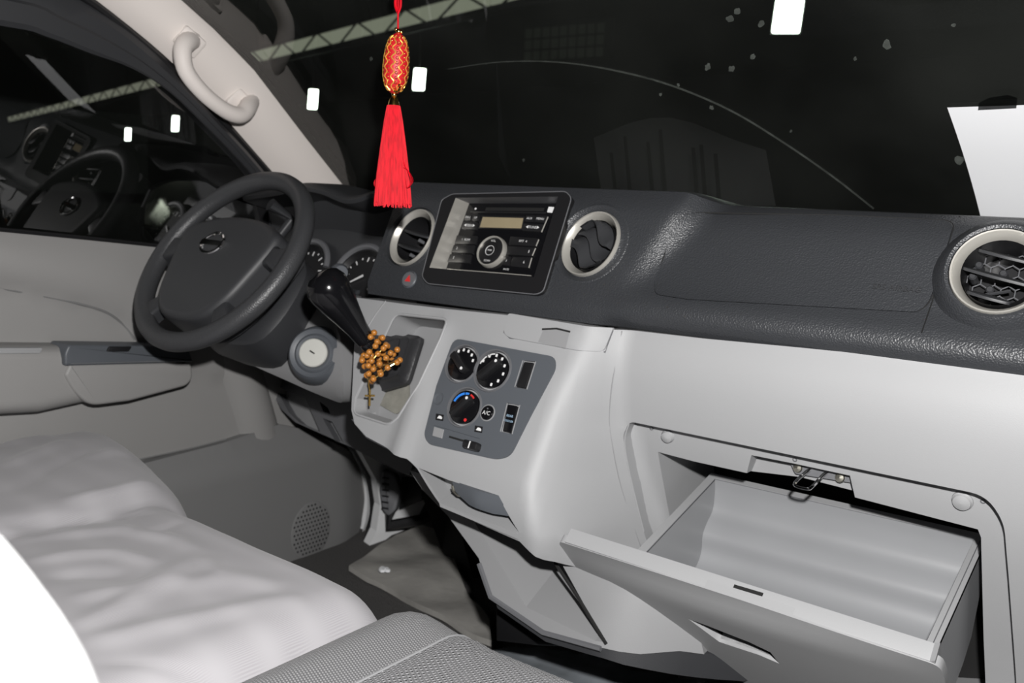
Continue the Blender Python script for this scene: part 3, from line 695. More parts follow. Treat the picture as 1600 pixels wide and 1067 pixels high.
for i, (c, (u, v, r)) in enumerate(zip(kc, KN)):
    o_ = HP.p(*c, .003)
    MB().add(*lathe(o_, HP.n, [(r * 1.06, 0), (r * 1.03, .0018), (r * .97, .0018), (r * .92, -.003), (r * .90, -.008), (.0001, -.008)], 44)).build('knob_well', M_knee, hv)
    dsk = MB().add(*lathe(HP.p(*c, .003), HP.n, [(r * .87, -.008), (r * .86, .001), (r * .80, .002), (.0001, .002)], 44)).build('knob', M_gloss, hv)
    rot = [math.radians(-38), math.radians(48), math.radians(52)][i]
    kpz = Plane(HP.p(*c, .003), HP.ex * math.cos(rot) + HP.ey * math.sin(rot), -HP.ex * math.sin(rot) + HP.ey * math.cos(rot))
    MB().add(*prism(kpz, rnd([(-r * .66, -r * .20), (r * .66, -r * .20), (r * .66, r * .20), (-r * .66, r * .20)], r * .12, 3), .002, .013, .003)).build('grip', M_black, dsk)
    e = r * .52 * (1 if i else 1); mesh_of(*prism(kpz, circ((e, 0), .0022, 12), .0128, .0135), 'pointer_dot', M_print, dsk)
    sides = [(150, 20, 6), (150, -70, 8), (0, 0, 0)][i]
    if sides[2]:
        for k_ in range(sides[2]):
            t = math.radians(sides[0] + (sides[1] - sides[0]) * k_ / (sides[2] - 1)); tp = Plane(HP.p(c[0] + r * .72 * math.cos(t), c[1] + r * .72 * math.sin(t), .005), HP.ex, HP.ey)
            mesh_of(*prism(tp, rnd([(-.0016, -.0022), (.0016, -.0022), (.0016, .0022), (-.0016, .0022)], .0008, 2), .0001, .0006), 'marking', M_print, dsk, smooth=False)
    def arc(t0, t1, m_, rr=.74, w=.0016):
        P_ = [(c[0] + r * rr * math.cos(t), c[1] + r * rr * math.sin(t)) for t in np.linspace(math.radians(t0), math.radians(t1), 10)]
        Q_ = [(c[0] + (r * rr - 2 * w) * math.cos(t), c[1] + (r * rr - 2 * w) * math.sin(t)) for t in np.linspace(math.radians(t1), math.radians(t0), 10)]
        mesh_of(*prism(HP, P_ + Q_, .0051, .0056), 'arc_marking', m_, dsk, smooth=False)
    if i == 1: arc(130, 165, M_print, .8, .0008); arc(95, 125, M_print, .8, .0008)
    if i == 2:
        arc(105, 165, M_blue); arc(82, 100, M_blue); arc(48, 72, M_red)
        for t, m_ in ((212, M_blue), (300, M_red)):
            t = math.radians(t); mesh_of(*prism(HP, circ((c[0] + r * .72 * math.cos(t), c[1] + r * .72 * math.sin(t)), .0024, 12), .0051, .0056), 'dot_marking', m_, dsk)
# A/C button
ac = HP.px(*ph(495, 655), .003)
MB().add(*lathe(HP.p(*ac, .003), HP.n, [(.0125, -.001), (.012, .0008), (.0108, .001), (.0104, -.001)], 28)).build('button_ring', M_greylo, hv)
acb = MB().add(*lathe(HP.p(*ac, .003), HP.n, [(.0104, -.002), (.0101, .002), (.009, .003), (.0001, .003)], 28)).build('ac_button', M_gloss, hv)
text('A/C', .0082, HP, ac[0], ac[1] - .001, .0063, M_print, acb)
mesh_of(*prism(HP, circ((ac[0], ac[1] + .0055), .0012, 10), .006, .0064), 'indicator', M_knee, acb)
# round sensor, icons
se = HP.px(*ph(125, 548), .003); MB().add(*lathe(HP.p(*se, .003), HP.n, [(.0095, -.0005), (.009, .001), (.007, .0003), (.004, -.0005), (.0001, -.0008)], 24)).build('sensor_dimple', M_hvac, hv)
for (u, v) in [(135, 690), (430, 780)]:
    q_ = HP.poly([ph(u - 30, v - 30), ph(u + 28, v - 20), ph(u + 22, v + 28), ph(u - 35, v + 18)], .003)
    ic = mesh_of(*prism(HP, q_, .003, .0036), 'icon_tile', M_black, hv, smooth=False)
    c = HP.px(*ph(u, v), .003); P_ = [(c[0] - .0045, c[1] - .002), (c[0] + .0045, c[1] - .002), (c[0] + .004, c[1] + .0005), (c[0] + .0015, c[1] + .0022), (c[0] - .0025, c[1] + .0022)]
    mesh_of(*prism(HP, P_, .0036, .0040), 'car_symbol', M_print, ic, smooth=False)
# rocker switches
mesh_of(*prism(HP, rnd(HP.poly([ph(772, 268), ph(848, 276), ph(785, 470), ph(712, 458)], .003), .002, 2), -.001, .0042, .001), 'blank_switch', M_black, hv)
o = MB().add(*prism(HP, rnd(HP.poly([ph(655, 592), ph(728, 606), ph(678, 810), ph(615, 796)], .003), .002, 2), -.001, .006, .0015)).build('rocker_switch', M_gloss, hv)
c = HP.px(*ph(660, 690), .006); text('REAR', .0048, HP, c[0], c[1] + .002, .0064, mat('pale_blue_print', (.35, .5, .65), .6), o); text('COOLER', .0040, HP, c[0], c[1] - .005, .0064, bpy.data.materials['pale_blue_print'], o)
for q_ in (sw1, sw2): MB().add(*tubes([HP.p(*p, .0032) for p in q_], .0009, 5, True)).build('switch_edge', M_greylo, hv)
# slider
mesh_of([HP.p(*p, .0008) for p in slid], [[0, 1, 2, 3]], 'slider_bed', M_hvac, hv, smooth=False)
mesh_of(*prism(HP, HP.poly([ph(92, 760), ph(165, 782), ph(150, 850), ph(78, 830)], .001), .0005, .0022, .0005), 'slider_label', M_greylo, hv, smooth=False)
mesh_of(*prism(HP, HP.poly([ph(205, 828), ph(400, 885), ph(395, 900), ph(200, 842)], .001), .0005, .0014), 'slider_slot', M_dark, hv, smooth=False)
o = MB().add(*prism(HP, rnd(HP.poly([ph(312, 850), ph(425, 880), ph(405, 945), ph(302, 915)], .012), .004, 3), 0, .014, .003)).build('slider_knob', M_black, hv)
c = HP.px(*ph(355, 895), .014); mesh_of(*box(HP, c[0] - .0009, c[0] + .0009, c[1] - .005, c[1] + .005, .0139, .0144), 'slider_mark', M_print, o, smooth=False)

# =================================================================== glove drawer
gd = thing('glove_drawer', 'open light grey glove drawer hanging out below the passenger airbag', 'glove box', (.5, -.1, -.46))
T0 = Vector((.330, -.108, -.389)); T1 = Vector((.703, -.108, -.389)); B0 = Vector((.330, .118, -.325))
TP = Plane(T0, (1, 0, 0), B0 - T0); Ld = (B0 - T0).length; Wd = T1.x - T0.x       # a across, b towards the dash, n up
prof = smooth_line([Vector(p) for p in [(Ld - .012, 0, 0), (Ld - .014, -.020, 0), (Ld - .024, -.045, 0), (Ld - .046, -.056, 0), (Ld - .060, -.068, 0), (Ld - .066, -.090, 0), (Ld - .082, -.104, 0), (Ld - .115, -.110, 0), (.085, -.118, 0), (.066, -.112, 0), (.050, -.09, 0), (.006, 0, 0)]], 4)
W0, W1 = .012, Wd - .012
rows = []
for e, (a, s) in enumerate([(W0, 1), (W0 + .0005, 1), (W0 + .006, 1), (W0 + .02, 1), (Wd / 2, 1), (W1 - .02, 1), (W1 - .006, 1), (W1, 1)]):
    ins = {1: 0}.get(e, 0)
    rows.append([TP.p(a, q.x, q.y) for q in prof])
v, f = grid(rows)
n_ = len(prof); v = list(v)
f.append(list(range(n_))); f.append([7 * n_ + i for i in range(n_)][::-1])
tray = mesh_of(v, f, 'tray', M_bin, gd, ang=30)
# outside of the tray
po = [(Ld, 0), (Ld, -.03), (Ld - .03, -.075), (Ld - .06, -.11), (Ld - .10, -.122), (.085, -.126), (.064, -.120), (.004, 0)]
vv = [TP.p(0, *p) for p in po] + [TP.p(Wd, *p) for p in po]; k = len(po)
ff = [[i, i + 1, k + i + 1, k + i] for i in range(k - 1)] + [list(range(k))[::-1], list(range(k, 2 * k))]
fx = [q for q in ff[:-2]]
mesh_of(vv, ff, 'tray_shell', M_bin, gd, smooth=False)
tray.data.polygons.foreach_set('use_smooth', [True] * len(tray.data.polygons))
# rim flange of the tray
fr = sheet('tray_rim', [(0, 0), (Wd, 0), (Wd, Ld), (0, Ld)], [[(W0, .0005), (W1, .0005), (W1, Ld - .012), (W0, Ld - .012)]], lambda a, b: TP.p(a, b, .0012), M_grey, gd, step=99, edge=9, rim=TP.n * -.006, rimhole=TP.n * -.003, smooth=False)
MB().add(*tubes([TP.p(Wd - .0055, .0, .0013), TP.p(Wd - .0055, Ld - .01, .0013)], .0006, 4)).build('rim_groove', M_knee, fr)
MB().add(*tubes([TP.p(W0, .0, .0), TP.p(W0, Ld - .012, .0), TP.p(W1, Ld - .012, .0), TP.p(W1, 0, 0)], .0007, 4)).build('rim_groove', M_knee, fr)
# door of the drawer
DP = leanplane((0, -.137, -.387), -42)     # a = x, b = up along the closed door, n outwards
DPo = Plane(DP.o, DP.ex, DP.ey)
do = DPo.poly([(874, 846), (1160, 938), (1468, 1040), (1476, 1060), (1484, 1130), (1400, 1135), (1232, 1078), (1130, 1044), (1010, 990), (950, 953), (905, 910), (878, 870)])
do = rnd(do, [.006, 0, .012, .012, .02, 0, 0, 0, 0, 0, 0, .004], 4)
slot = DPo.poly([(1080, 957), (1110, 967), (1175, 992), (1208, 1008), (1222, 1026), (1190, 1012), (1128, 992)], .0)
amin = min(p[0] for p in do); amax = max(p[0] for p in do)
def domap(a, b):
    t = (a - amin) / (amax - amin); return DPo.p(a, b, .010 * (1 - (2 * t - 1) ** 2) * sst(-b / .05))
dr = sheet('drawer_front', do, [slot], domap, M_grey, gd, step=.014, edge=.008, rim=lambda q: DPo.n * -.012, rimhole=DPo.n * -.010, ang=55)
# top lip joining front to tray
lip = [DPo.p(do[i][0], do[i][1], 0) for i in range(0, 1)]
tl, tr = DPo.px(874, 846), DPo.px(1468, 1040)
lv, lf = prism(DPo, [(tl[0] + .004, -.040), (tr[0] - .006, -.046), (tr[0] - .004, -.010), (tr[0] - .010, tr[1] + .002), (tl[0] + .008, tl[1] + .002), (tl[0] + .003, -.004)], -.022, -.0008, .002)
mesh_of(lv, lf, 'drawer_lip', M_grey, gd, ang=40)
mesh_of([DPo.p(*p, -.011) for p in slot], [list(range(len(slot)))], 'handle_recess', M_bin, dr, smooth=False)
hl = DPo.poly([(1128, 992), (1190, 1012), (1222, 1026), (1214, 1030), (1180, 1016), (1130, 1000)])
mesh_of(*prism(DPo, hl, -.010, .007, .002), 'pull_handle', M_grey, dr)
c = DPo.px(1180, 935, -.02)
mesh_of(*box(DPo, c[0] - .018, c[0] + .018, (tl[1] + tr[1]) / 2 + .0018, (tl[1] + tr[1]) / 2 + .0030, -.016, -.012), 'latch_slot', M_dark, gd, smooth=False)
# =================================================================== steering wheel and column
WN = Vector((0, -.788, .616)); WC = Vector((-.455, -.160, -.058))
WP = Plane(WC, (1, 0, 0), (0, .616, .788)); R_ = .168
sw = thing('steering_wheel', 'black four-spoke steering wheel with an oval chrome emblem on its hub', 'steering wheel', WC)
MB().add(*tubes([WP.p(R_ * math.cos(t), R_ * math.sin(t)) for t in np.linspace(0, 2 * math.pi, 73)[:-1]], .0165, 14, True)).build('rim', M_rubber, sw)
hub = [(-.098, .052), (-.05, .070), (0, .075), (.05, .070), (.098, .052), (.104, .028), (.092, -.020), (.075, -.066), (.045, -.098), (0, -.106), (-.045, -.098), (-.075, -.066), (-.092, -.020), (-.104, .028)]
hubs = [(q.x * 1.2 - .004, q.y * 1.18 - .008) for q in smooth_line([Vector((*p, 0)) for p in hub], 4, True)]
MB().add(*prism(WP, hubs, -.06, .016, .014, 5)).build('hub_pad', M_padsmooth, sw)
for (a0, b0, a1, b1, w0_, w1_) in [(-.085, .018, -.165, .004, .032, .022), (.085, .018, .165, .004, .032, .022), (-.055, -.07, -.105, -.128, .026, .018), (.055, -.07, .105, -.128, .026, .018)]:
    d = Vector((a1 - a0, b1 - b0)); n2 = Vector((-d.y, d.x)).normalized()
    P_ = [(a0 + n2.x * w0_, b0 + n2.y * w0_), (a0 - n2.x * w0_, b0 - n2.y * w0_), ((a0 + a1) / 2 - n2.x * w1_ * .8, (b0 + b1) / 2 - n2.y * w1_ * .8), (a1 - n2.x * w1_ * 1.2, b1 - n2.y * w1_ * 1.2), (a1 + n2.x * w1_ * 1.2, b1 + n2.y * w1_ * 1.2), ((a0 + a1) / 2 + n2.x * w1_ * .8, (b0 + b1) / 2 + n2.y * w1_ * .8)]
    MB().add(*prism(WP, P_, -.018, .008, .008, 4)).build('spoke', M_shroud, sw)
MB().add(*lathe(WP.p(0, -.01, -.05), WN, [(.06, .0), (.07, -.05), (.06, -.08)], 32)).build('hub_back', M_black, sw)
em = MB().add(*tubes([WP.p(-.022 + .026 * math.cos(t), .016 + .0205 * math.sin(t), .018) for t in np.linspace(0, 2 * math.pi, 33)[:-1]], .0032, 8, True)).build('emblem', M_chrome, sw)
MB().add(*prism(WP, [(-.053, .0105), (.009, .0105), (.009, .0215), (-.053, .0215)], .015, .0205, .001)).build('emblem_bar', M_chrome, em)
col = thing('steering_column', 'dark steering column shroud with an ignition lock and switch stalks', 'steering column', WC + Vector((0, .15, -.12)))
SP = Plane(WC - WN * .075, (1, 0, 0), (0, .616, .788))
sh = [(-.10, .045), (-.06, .075), (0, .085), (.06, .075), (.10, .045), (.112, 0), (.108, -.06), (.08, -.105), (0, -.115), (-.08, -.105), (-.108, -.06), (-.112, 0)]
shs = [(q.x, q.y) for q in smooth_line([Vector((*p, 0)) for p in sh], 3, True)]
rows = [[SP.p(x * s, y * s + dy, h) for x, y in shs] for h, s, dy in [(.0, .80, 0), (-.004, .93, 0), (-.012, 1, 0), (-.06, 1.02, -.004), (-.10, .93, -.004), (-.15, .75, -.004)]]
v, f = grid(rows, closed_u=True); f.append(list(range(len(shs))))
MB().add(v, f).build('upper_shroud', M_shroud, col)
MB().add(*lathe(SP.p(.108, -.02, -.035), (.8, -.3, .3), [(.0062, 0), (.0055, .003), (.0035, .0035), (.0001, .0035)], 14)).build('screw_cover', M_black, col)
# ignition housing: big rounded lower shroud
IP = leanplane(atY(480, 560, -.06), 28)
io = IP.poly([(335, 520), (405, 500), (462, 470), (487, 452), (520, 470), (556, 540), (556, 585), (549, 610), (530, 624), (500, 617), (455, 598), (400, 573), (365, 548)])
ios = [(q.x, q.y) for q in smooth_line([Vector((*p, 0)) for p in io], 4, True)]
bmn, bmx = min(p[1] for p in ios), max(p[1] for p in ios)
def shroud_map(x, y):
    t = (y - bmn) / (bmx - bmn); return IP.p(x, y, .062 * math.sqrt(max(0, 1 - (2 * t - 1) ** 2)) ** 1.0 * (1 if t < .5 else 1) - .02)
sheet('lower_shroud', ios, [], shroud_map, mat('shroud_grey', (.24, .24, .245), .45, bump=('noise', 800, .12, .001)), col, step=.012, edge=.008, rim=(0, .10, -.01), ang=70)
ctop = IP.poly([(470, 478), (487, 458), (520, 475), (548, 535), (520, 520), (440, 545), (395, 538)])
ig = IP.px(493, 553, .046)
IN = Vector((.5, -.82, .30)).normalized(); IC = IP.p(*ig, .046) + IN * .004
MB().add(*lathe(IC, IN, [(.050, -.022), (.048, -.01), (.0435, .004), (.040, .008), (.0365, .006), (.033, .0045), (.0315, .008), (.0285, .010), (.0245, .0075)], 44)).build('lock_ring', M_hvac, col)
lk = MB().add(*lathe(IC, IN, [(.0240, .002), (.0238, .010), (.0222, .0115), (.0001, .0117)], 36)).build('ignition_lock', mat('lock_face', (.62, .62, .58), .35, metal=.3), col)
kx = IN.cross(Vector((0, 0, 1))).normalized() * -1; ky = IN.cross(kx); kp_ = Plane(IC + IN * .0118, kx * .85 - Vector((0, 0, .5)), ky); kp_ = Plane(kp_.o, kp_.ex, IN.cross(kp_.ex))
mesh_of(*box(kp_, -.006, .006, -.0012, .0012, -.0005, .0004), 'key_slot', M_dark, lk, smooth=False)
# stalks
s0 = atY(536, 425, -.02); 
MB().add(*tubes(smooth_line([SP.p(.10, .02, -.04), SP.p(.14, .03, -.03), s0 + Vector((-.02, 0, -.004)), s0 + Vector((.006, -.01, .0))], 4), [.006] * 8 + [.011, .0145, .0155, .0155, .012], 12)).build('wiper_stalk', M_hvac, col)
s1 = atY(437, 325, -.02)
MB().add(*tubes([SP.p(-.06, .055, -.03), s1 + Vector((0, .03, -.02)), s1 + Vector((-.012, -.012, .006))], [.008, .010, .012], 12)).build('light_stalk', M_shroud, col)

# =================================================================== gear lever and beads
gl = thing('gear_lever', 'black gear lever with a glossy knob leaning out of the grey console', 'gear lever', F1.p(-.09, -.2, -.04))
bp = F1.off(-.052)
bq = bp.poly([(596, 520), (662, 530), (640, 600), (598, 612), (570, 590)])
bc = bp.px(622, 566)
top = F1.p(*F1.px(590, 548, .02), .02)
rws = []
for s, h in [(1.06, -.001), (1.05, .006), (.98, .008), (.9, .012), (.82, .018), (.84, .022), (.66, .032), (.68, .036), (.45, .052), (.25, .066)]:
    w = min(1, max(0, h / .066)); c3 = bp.p(*bc, h).lerp(top + (bp.p(*bc, h) - bp.p(*bc, .066)) * .3, w ** 1.2)
    rws.append([c3 + (bp.p(x, y) - bp.p(*bc)) * s for x, y in rnd(bq, .008, 2)])
MB().add(*grid(rws, closed_u=True)).build('boot', M_boot, gl)
MB().add(*tubes([bp.p(x, y, .002) for x, y in rnd(bq, .008, 2)], .003, 6, True)).build('boot_frame', M_black, gl)
k0 = atY(514, 452, -.215); k1 = atY(572, 533, -.170)
MB().add(*tubes([top - Vector((0, 0, .02)), top, k1], [.011, .0095, .009], 14)).build('shaft', M_black, gl)
ax = (k0 - k1).normalized(); Lk = (k0 - k1).length
MB().add(*lathe(k1, ax, [(.0105, -.014), (.012, -.006), (.0115, -.002), (.0135, 0), (.0145, .006), (.0165, Lk * .25), (.0215, Lk * .5), (.0275, Lk * .75), (.0315, Lk * .95), (.0315, Lk * 1.08), (.027, Lk * 1.2), (.017, Lk * 1.28), (.0001, Lk * 1.30)], 32)).build('knob', M_gloss, gl)
cap_c = k0 + ax * (Lk * .285)
KP = Plane(cap_c, (CR @ np.array([1., 0, 0])).tolist(), ax.cross(Vector((CR @ np.array([1., 0, 0])).tolist())))
for (x, y, s) in [(-.010, .004, '1'), (0, .005, '3'), (.009, .003, '5'), (-.010, -.008, '2'), (0, -.008, '4'), (.009, -.008, 'R')]: pass
# rosary
br = thing('bead_bracelet', 'amber bead rosary wound round the gear lever with a small gold cross', 'beads', k1)
bxv, byv, bzv = basis(ax)
me = bpy.data.meshes.new('bead'); bm = bmesh.new(); bmesh.ops.create_icosphere(bm, subdivisions=2, radius=.0047); bm.to_mesh(me); bm.free()
for p in me.polygons: p.use_smooth = True
me.materials.append(M_bead)
chain = []; nb = 52; k = 0
dn = (top - k1)
for i in range(nb):
    t = i / (nb - 1); turn = t * 4.1 * 2 * math.pi
    rad_ = .0175 + .012 * t + .003 * math.sin(i * 2.3)
    c3 = k1 - ax * (.002 + .040 * t) + Vector((.010, 0, -.010)) * t
    p = c3 + (bxv * math.cos(turn) + byv * math.sin(turn)) * rad_ + ax * (.009 * math.sin(turn + .7 + i * .02)) + Vector((random.uniform(-.0012, .0012), random.uniform(-.0012, .0012), random.uniform(-.0012, .0012)))
    chain.append(p); b = bpy.data.objects.new('bead', me); COL.objects.link(b); b.location = p; put(b, br)
MB().add(*tubes(chain, .0009, 5)).build('chain', M_gold, br)
e0 = chain[-1]; x0 = atY(580, 580, e0.y); x1 = atY(578, 612, e0.y - .004); x2 = atY(581, 622, e0.y - .004)
drop = smooth_line([e0, x0, x1], 6); MB().add(*tubes(drop, .0012, 5)).build('drop_chain', M_gold, br)
for t in (4, 8): MB().add(*lathe(drop[t], (0, 0, 1), [(.0001, -.0035), (.003, -.001), (.003, .001), (.0001, .0035)], 10)).build('drop_bead', M_gold, br)
CPn = Plane(x1, (CR @ np.array([1., 0, 0])).tolist(), (0, 0, 1))
cr = MB(); cr.add(*box(CPn, -.0014, .0014, -.022, .004, -.001, .001)); cr.add(*box(CPn, -.0075, .0075, -.0075, -.0047, -.001, .001)); cr.build('cross', M_gold, br, smooth=False)

# =================================================================== hanging ornament + mirror
TY = -.215
def tp(u, v): return atY(u, v, TY)
orn = thing('hanging_ornament', 'red and gold beaded charm with a long red silk tassel hanging before the windshield', 'car ornament', tp(622, -60))
topc = tp(622, -60)
MB().add(*tubes([topc + Vector((0, 0, .05)), topc, tp(622, 0), tp(622, 48)], .0012, 6)).build('cord', M_silk, orn)
v = []
kt = MB(); c0 = tp(622, -8); c1 = tp(622, 20)
for s in (-1, 1):
    kt.add(*tubes(smooth_line([c1, c1.lerp(c0, .35) + Vector((.0042 * s, 0, 0)), c1.lerp(c0, .8) + Vector((.0042 * s, 0, 0)), c0 + Vector((0, 0, .004)), c0 + Vector((-.004 * s, 0, .015))], 5), .0019, 6))
kt.build('cord_knot', M_silk, orn)
def scale(px): return px / FPX * (np.linalg.norm(np.array(tp(622, 150)) - CC))
b0 = tp(622, 52); b1 = tp(616, 147); axis = (b0 - b1); Lb = axis.length; axn = axis.normalized()
rb = scale(19)
profb = [(.0001, 0), (.35, .02), (.62, .08), (.86, .18), (.98, .32), (1, .45), (.97, .6), (.88, .75), (.70, .88), (.45, .96), (.2, 1), (.0001, 1.005)]
ch_ = MB().add(*lathe(b1, axn, [(r * rb, t * Lb) for r, t in profb], 32)).build('charm', M_redc, orn)
exb, eyb, _ = basis(axn)
def charm_pt(t, ang, off=0):
    r = interp(t, [(b, a) for a, b in profb]) * rb + off; return b1 + axn * (t * Lb) + (exb * math.cos(ang) + eyb * math.sin(ang)) * r
mg = bpy.data.meshes.new('gold_bead'); bm = bmesh.new(); bmesh.ops.create_uvsphere(bm, u_segments=8, v_segments=6, radius=.0011); bm.to_mesh(mg); bm.free(); mg.materials.append(M_gold)
for p in mg.polygons: p.use_smooth = True
nrow = 10
for k in range(nrow):
    a = 2 * math.pi * k / nrow + .2
    wavy = [charm_pt(t, a + .16 * math.sin(t * 40), .0002) for t in np.linspace(.05, .95, 34)]
    MB().add(*tubes(wavy, .0008, 5)).build('gold_braid', M_goldp, ch_)
    if k % 2 == 0:
        for t in np.linspace(.10, .90, 11):
            pc = charm_pt(t, a + .32, .0004); nn = (pc - (b1 + axn * (t * Lb))).normalized(); x_, y_, n__ = basis(nn)
            MB().add(*tubes([pc + (x_ * math.cos(q) + y_ * math.sin(q)) * .0018 for q in np.linspace(0, 6.283, 9)[:-1]], .0005, 4, True)).build('gold_sequin', M_gold, ch_)
    else:
        for t in np.linspace(.08, .92, 14):
            b = bpy.data.objects.new('gold_bead', mg); COL.objects.link(b); b.location = charm_pt(t, a + .30, .0006); put(b, ch_)
for (u, v_, r) in [(623, 49, 4.5), (619, 46, 3), (627, 50, 3), (616, 148, 4.5), (615, 154, 4)]:
    MB().add(*lathe(tp(u, v_), (0, 0, 1), [(scale(r) * math.sin(t), -scale(r) * math.cos(t)) for t in np.linspace(.01, 3.13, 8)], 12)).build('gold_ball', M_gold, orn)
for q in range(8):
    a = q * .785; pc = tp(625, 138) + Vector((.005 * math.cos(a), -.006, .005 * math.sin(a)))
    MB().add(*lathe(pc, (0, -1, 0), [(.002, -.0005), (.0017, .0008), (.0001, .0012)], 8)).build('flower_petal', M_gold, orn)
MB().add(*lathe(tp(615.5, 152), tp(615.5, 152) - tp(615, 168), [(.0001, .0005), (scale(5), 0), (scale(7.5), -scale(5)), (scale(9), -scale(15)), (scale(8.4), -scale(15))], 20)).build('tassel_cap', M_gold, orn)
# tassel: strands
tk = tp(615, 165); tb = tp(614, 322); dirn = (tb - tk); tass = MB()
rng = random.Random(3)
core = []
for t in np.linspace(0, 1, 10):
    rr = scale(interp(t, [(0, 9.5), (.15, 13), (.5, 20), (.8, 25.5), (1, 27.5)])); core.append((rr * .86, t))
rows = [[tk + dirn * (t * .985) + (Vector((1, 0, 0)) * math.cos(a) + Vector((0, 1, 0)) * math.sin(a)) * r for a in [6.283 * k / 40 for k in range(40)]] for r, t in core]
v, f = grid(rows, closed_u=True); f.append([9 * 40 + i for i in range(40)])
MB().add(v, f).build('tassel_core', M_silk, orn)
for k in range(330):
    a = rng.random() * 6.283; q = rng.uniform(.86, 1.06); L_ = rng.uniform(.96, 1.015); w = rng.uniform(-.12, .12)
    pts = []
    for t in (0, .15, .4, .7, 1):
        rr = scale(interp(t, [(0, 9.0), (.15, 13), (.5, 20), (.8, 25.5), (1, 27.5)])) * q; aa = a + w * t * t
        pts.append(tk + dirn * (t * L_) + Vector((math.cos(aa) * rr, math.sin(aa) * rr, 0)))
    tass.add(*tubes(pts, .0009, 4))
for (s, z) in [(-1, .76), (1, .72)]:
    e = tk + dirn * z + Vector((s * scale(24), 0, 0)); 
    for j in range(3): tass.add(*tubes(smooth_line([tk + dirn * (.45 + .08 * j) + Vector((s * scale(17 + 2 * j), -.004, 0)), e + Vector((s * .004, 0, .012)), e + Vector((s * (.011 + .002 * j), 0, -.002)), e + Vector((s * .005, 0, -.012)), e + Vector((0, 0, .002))], 5), .0005, 3))
ts = tass.build('tassel_strands', M_silk, orn); ts['kind'] = 'stuff'
# rear-view mirror above the frame carries the ornament
rm = thing('rear_view_mirror', 'rear-view mirror on the windshield above the picture, holding the ornament cord', 'mirror', (topc.x, topc.y, topc.z + .08))
mp_ = Plane((topc.x, topc.y - .01, topc.z + .085), (1, .1, 0), (0, -.15, 1))
MB().add(*prism(mp_, rnd([(-.115, -.035), (.115, -.035), (.105, .035), (-.105, .035)], .02, 5), -.025, .012, .006, 3)).build('mirror_shell', M_black, rm)
mesh_of(*prism(mp_, rnd([(-.107, -.029), (.107, -.029), (.098, .029), (-.098, .029)], .016, 5), .012, .013), 'mirror_glass', M_chrome, rm)
MB().add(*tubes([mp_.p(0, 0, -.02), mp_.p(0, .02, -.06), Vector((mp_.o.x, wsY(mp_.o.z + .05) , mp_.o.z + .05))], .008, 10)).build('mirror_stalk', M_black, rm)
MB().add(*tubes([topc + Vector((0, 0, .045)), topc + Vector((0, -.028, .075)), topc + Vector((0, -.02, .125)), topc + Vector((0, .02, .10)), topc + Vector((0, .004, .05))], .0012, 6)).build('cord_loop', M_silk, orn)

# =================================================================== papers
pw = [(1480, 168), (1700, 161), (1740, 330), (1534, 346)]
P3 = [onW(*p, .006) for p in pw]
rows = []
for j in range(9):
    t = j / 8; a = onW(1480 + (1534 - 1480) * t + 3 * math.sin(t * 3.1), 168 + 178 * t, .006); b = onW(1700 + 40 * t, 161 + 170 * t, .006)
    rows.append([a.lerp(b, s / 8) for s in range(9)])
v, f = grid(rows)
ps = mesh_of(v, f, 'paper_sheet', M_paper, None); tag(ps, 'blank white paper sheet taped to the windshield at the right edge', 'paper')
tpz = [onW(*p, .008) for p in [(1528, 172), (1588, 169), (1590, 152), (1575, 147), (1545, 152), (1530, 160)]]
tt = mesh_of(tpz, [list(range(6))], 'tape_strip', M_tape, None, smooth=False); tag(tt, 'crumpled clear tape strip at the top of the white paper sheet', 'tape')
# wiper arc and dried spots on the glass
arc_ = smooth_line([onW(*p, .002) for p in [(700, 108), (780, 97), (870, 97), (960, 110), (1050, 134), (1140, 172), (1220, 220), (1300, 275), (1365, 326)]], 6)
MB().add(*tubes(arc_, [.0006 + .0007 * min(1, i / 20) for i in range(len(arc_))], 4)).build('wiper_mark', M_smear, win1)
for (u, v_, r) in [(1385, 70, 10), (1176, 88, 6), (1143, 108, 7), (1106, 105, 7), (1140, 30, 8), (1152, 18, 7), (1336, 92, 4), (1500, 250, 9), (580, 92, 5), (1190, 38, 7), (1032, 148, 4), (1112, 168, 5), (1236, 205, 3), (818, 250, 4), (1060, 133, 4), (1490, 40, 4)]:
    c = onW(u, v_, .0015); rw = random.Random(u); e1 = Vector((1, 0, 0)); e2 = (onW(u, v_ - 20, .0015) - c).normalized()
    rr = r / FPX * (c - Vector(CC)).length
    mesh_of([c + (e1 * math.cos(t) * .8 + e2 * math.sin(t) * 1.1) * rr * rw.uniform(.55, 1.1) for t in np.linspace(0, 6.283, 13)[:-1]], [list(range(12))], 'dried_spot', M_spot, win1, smooth=False)
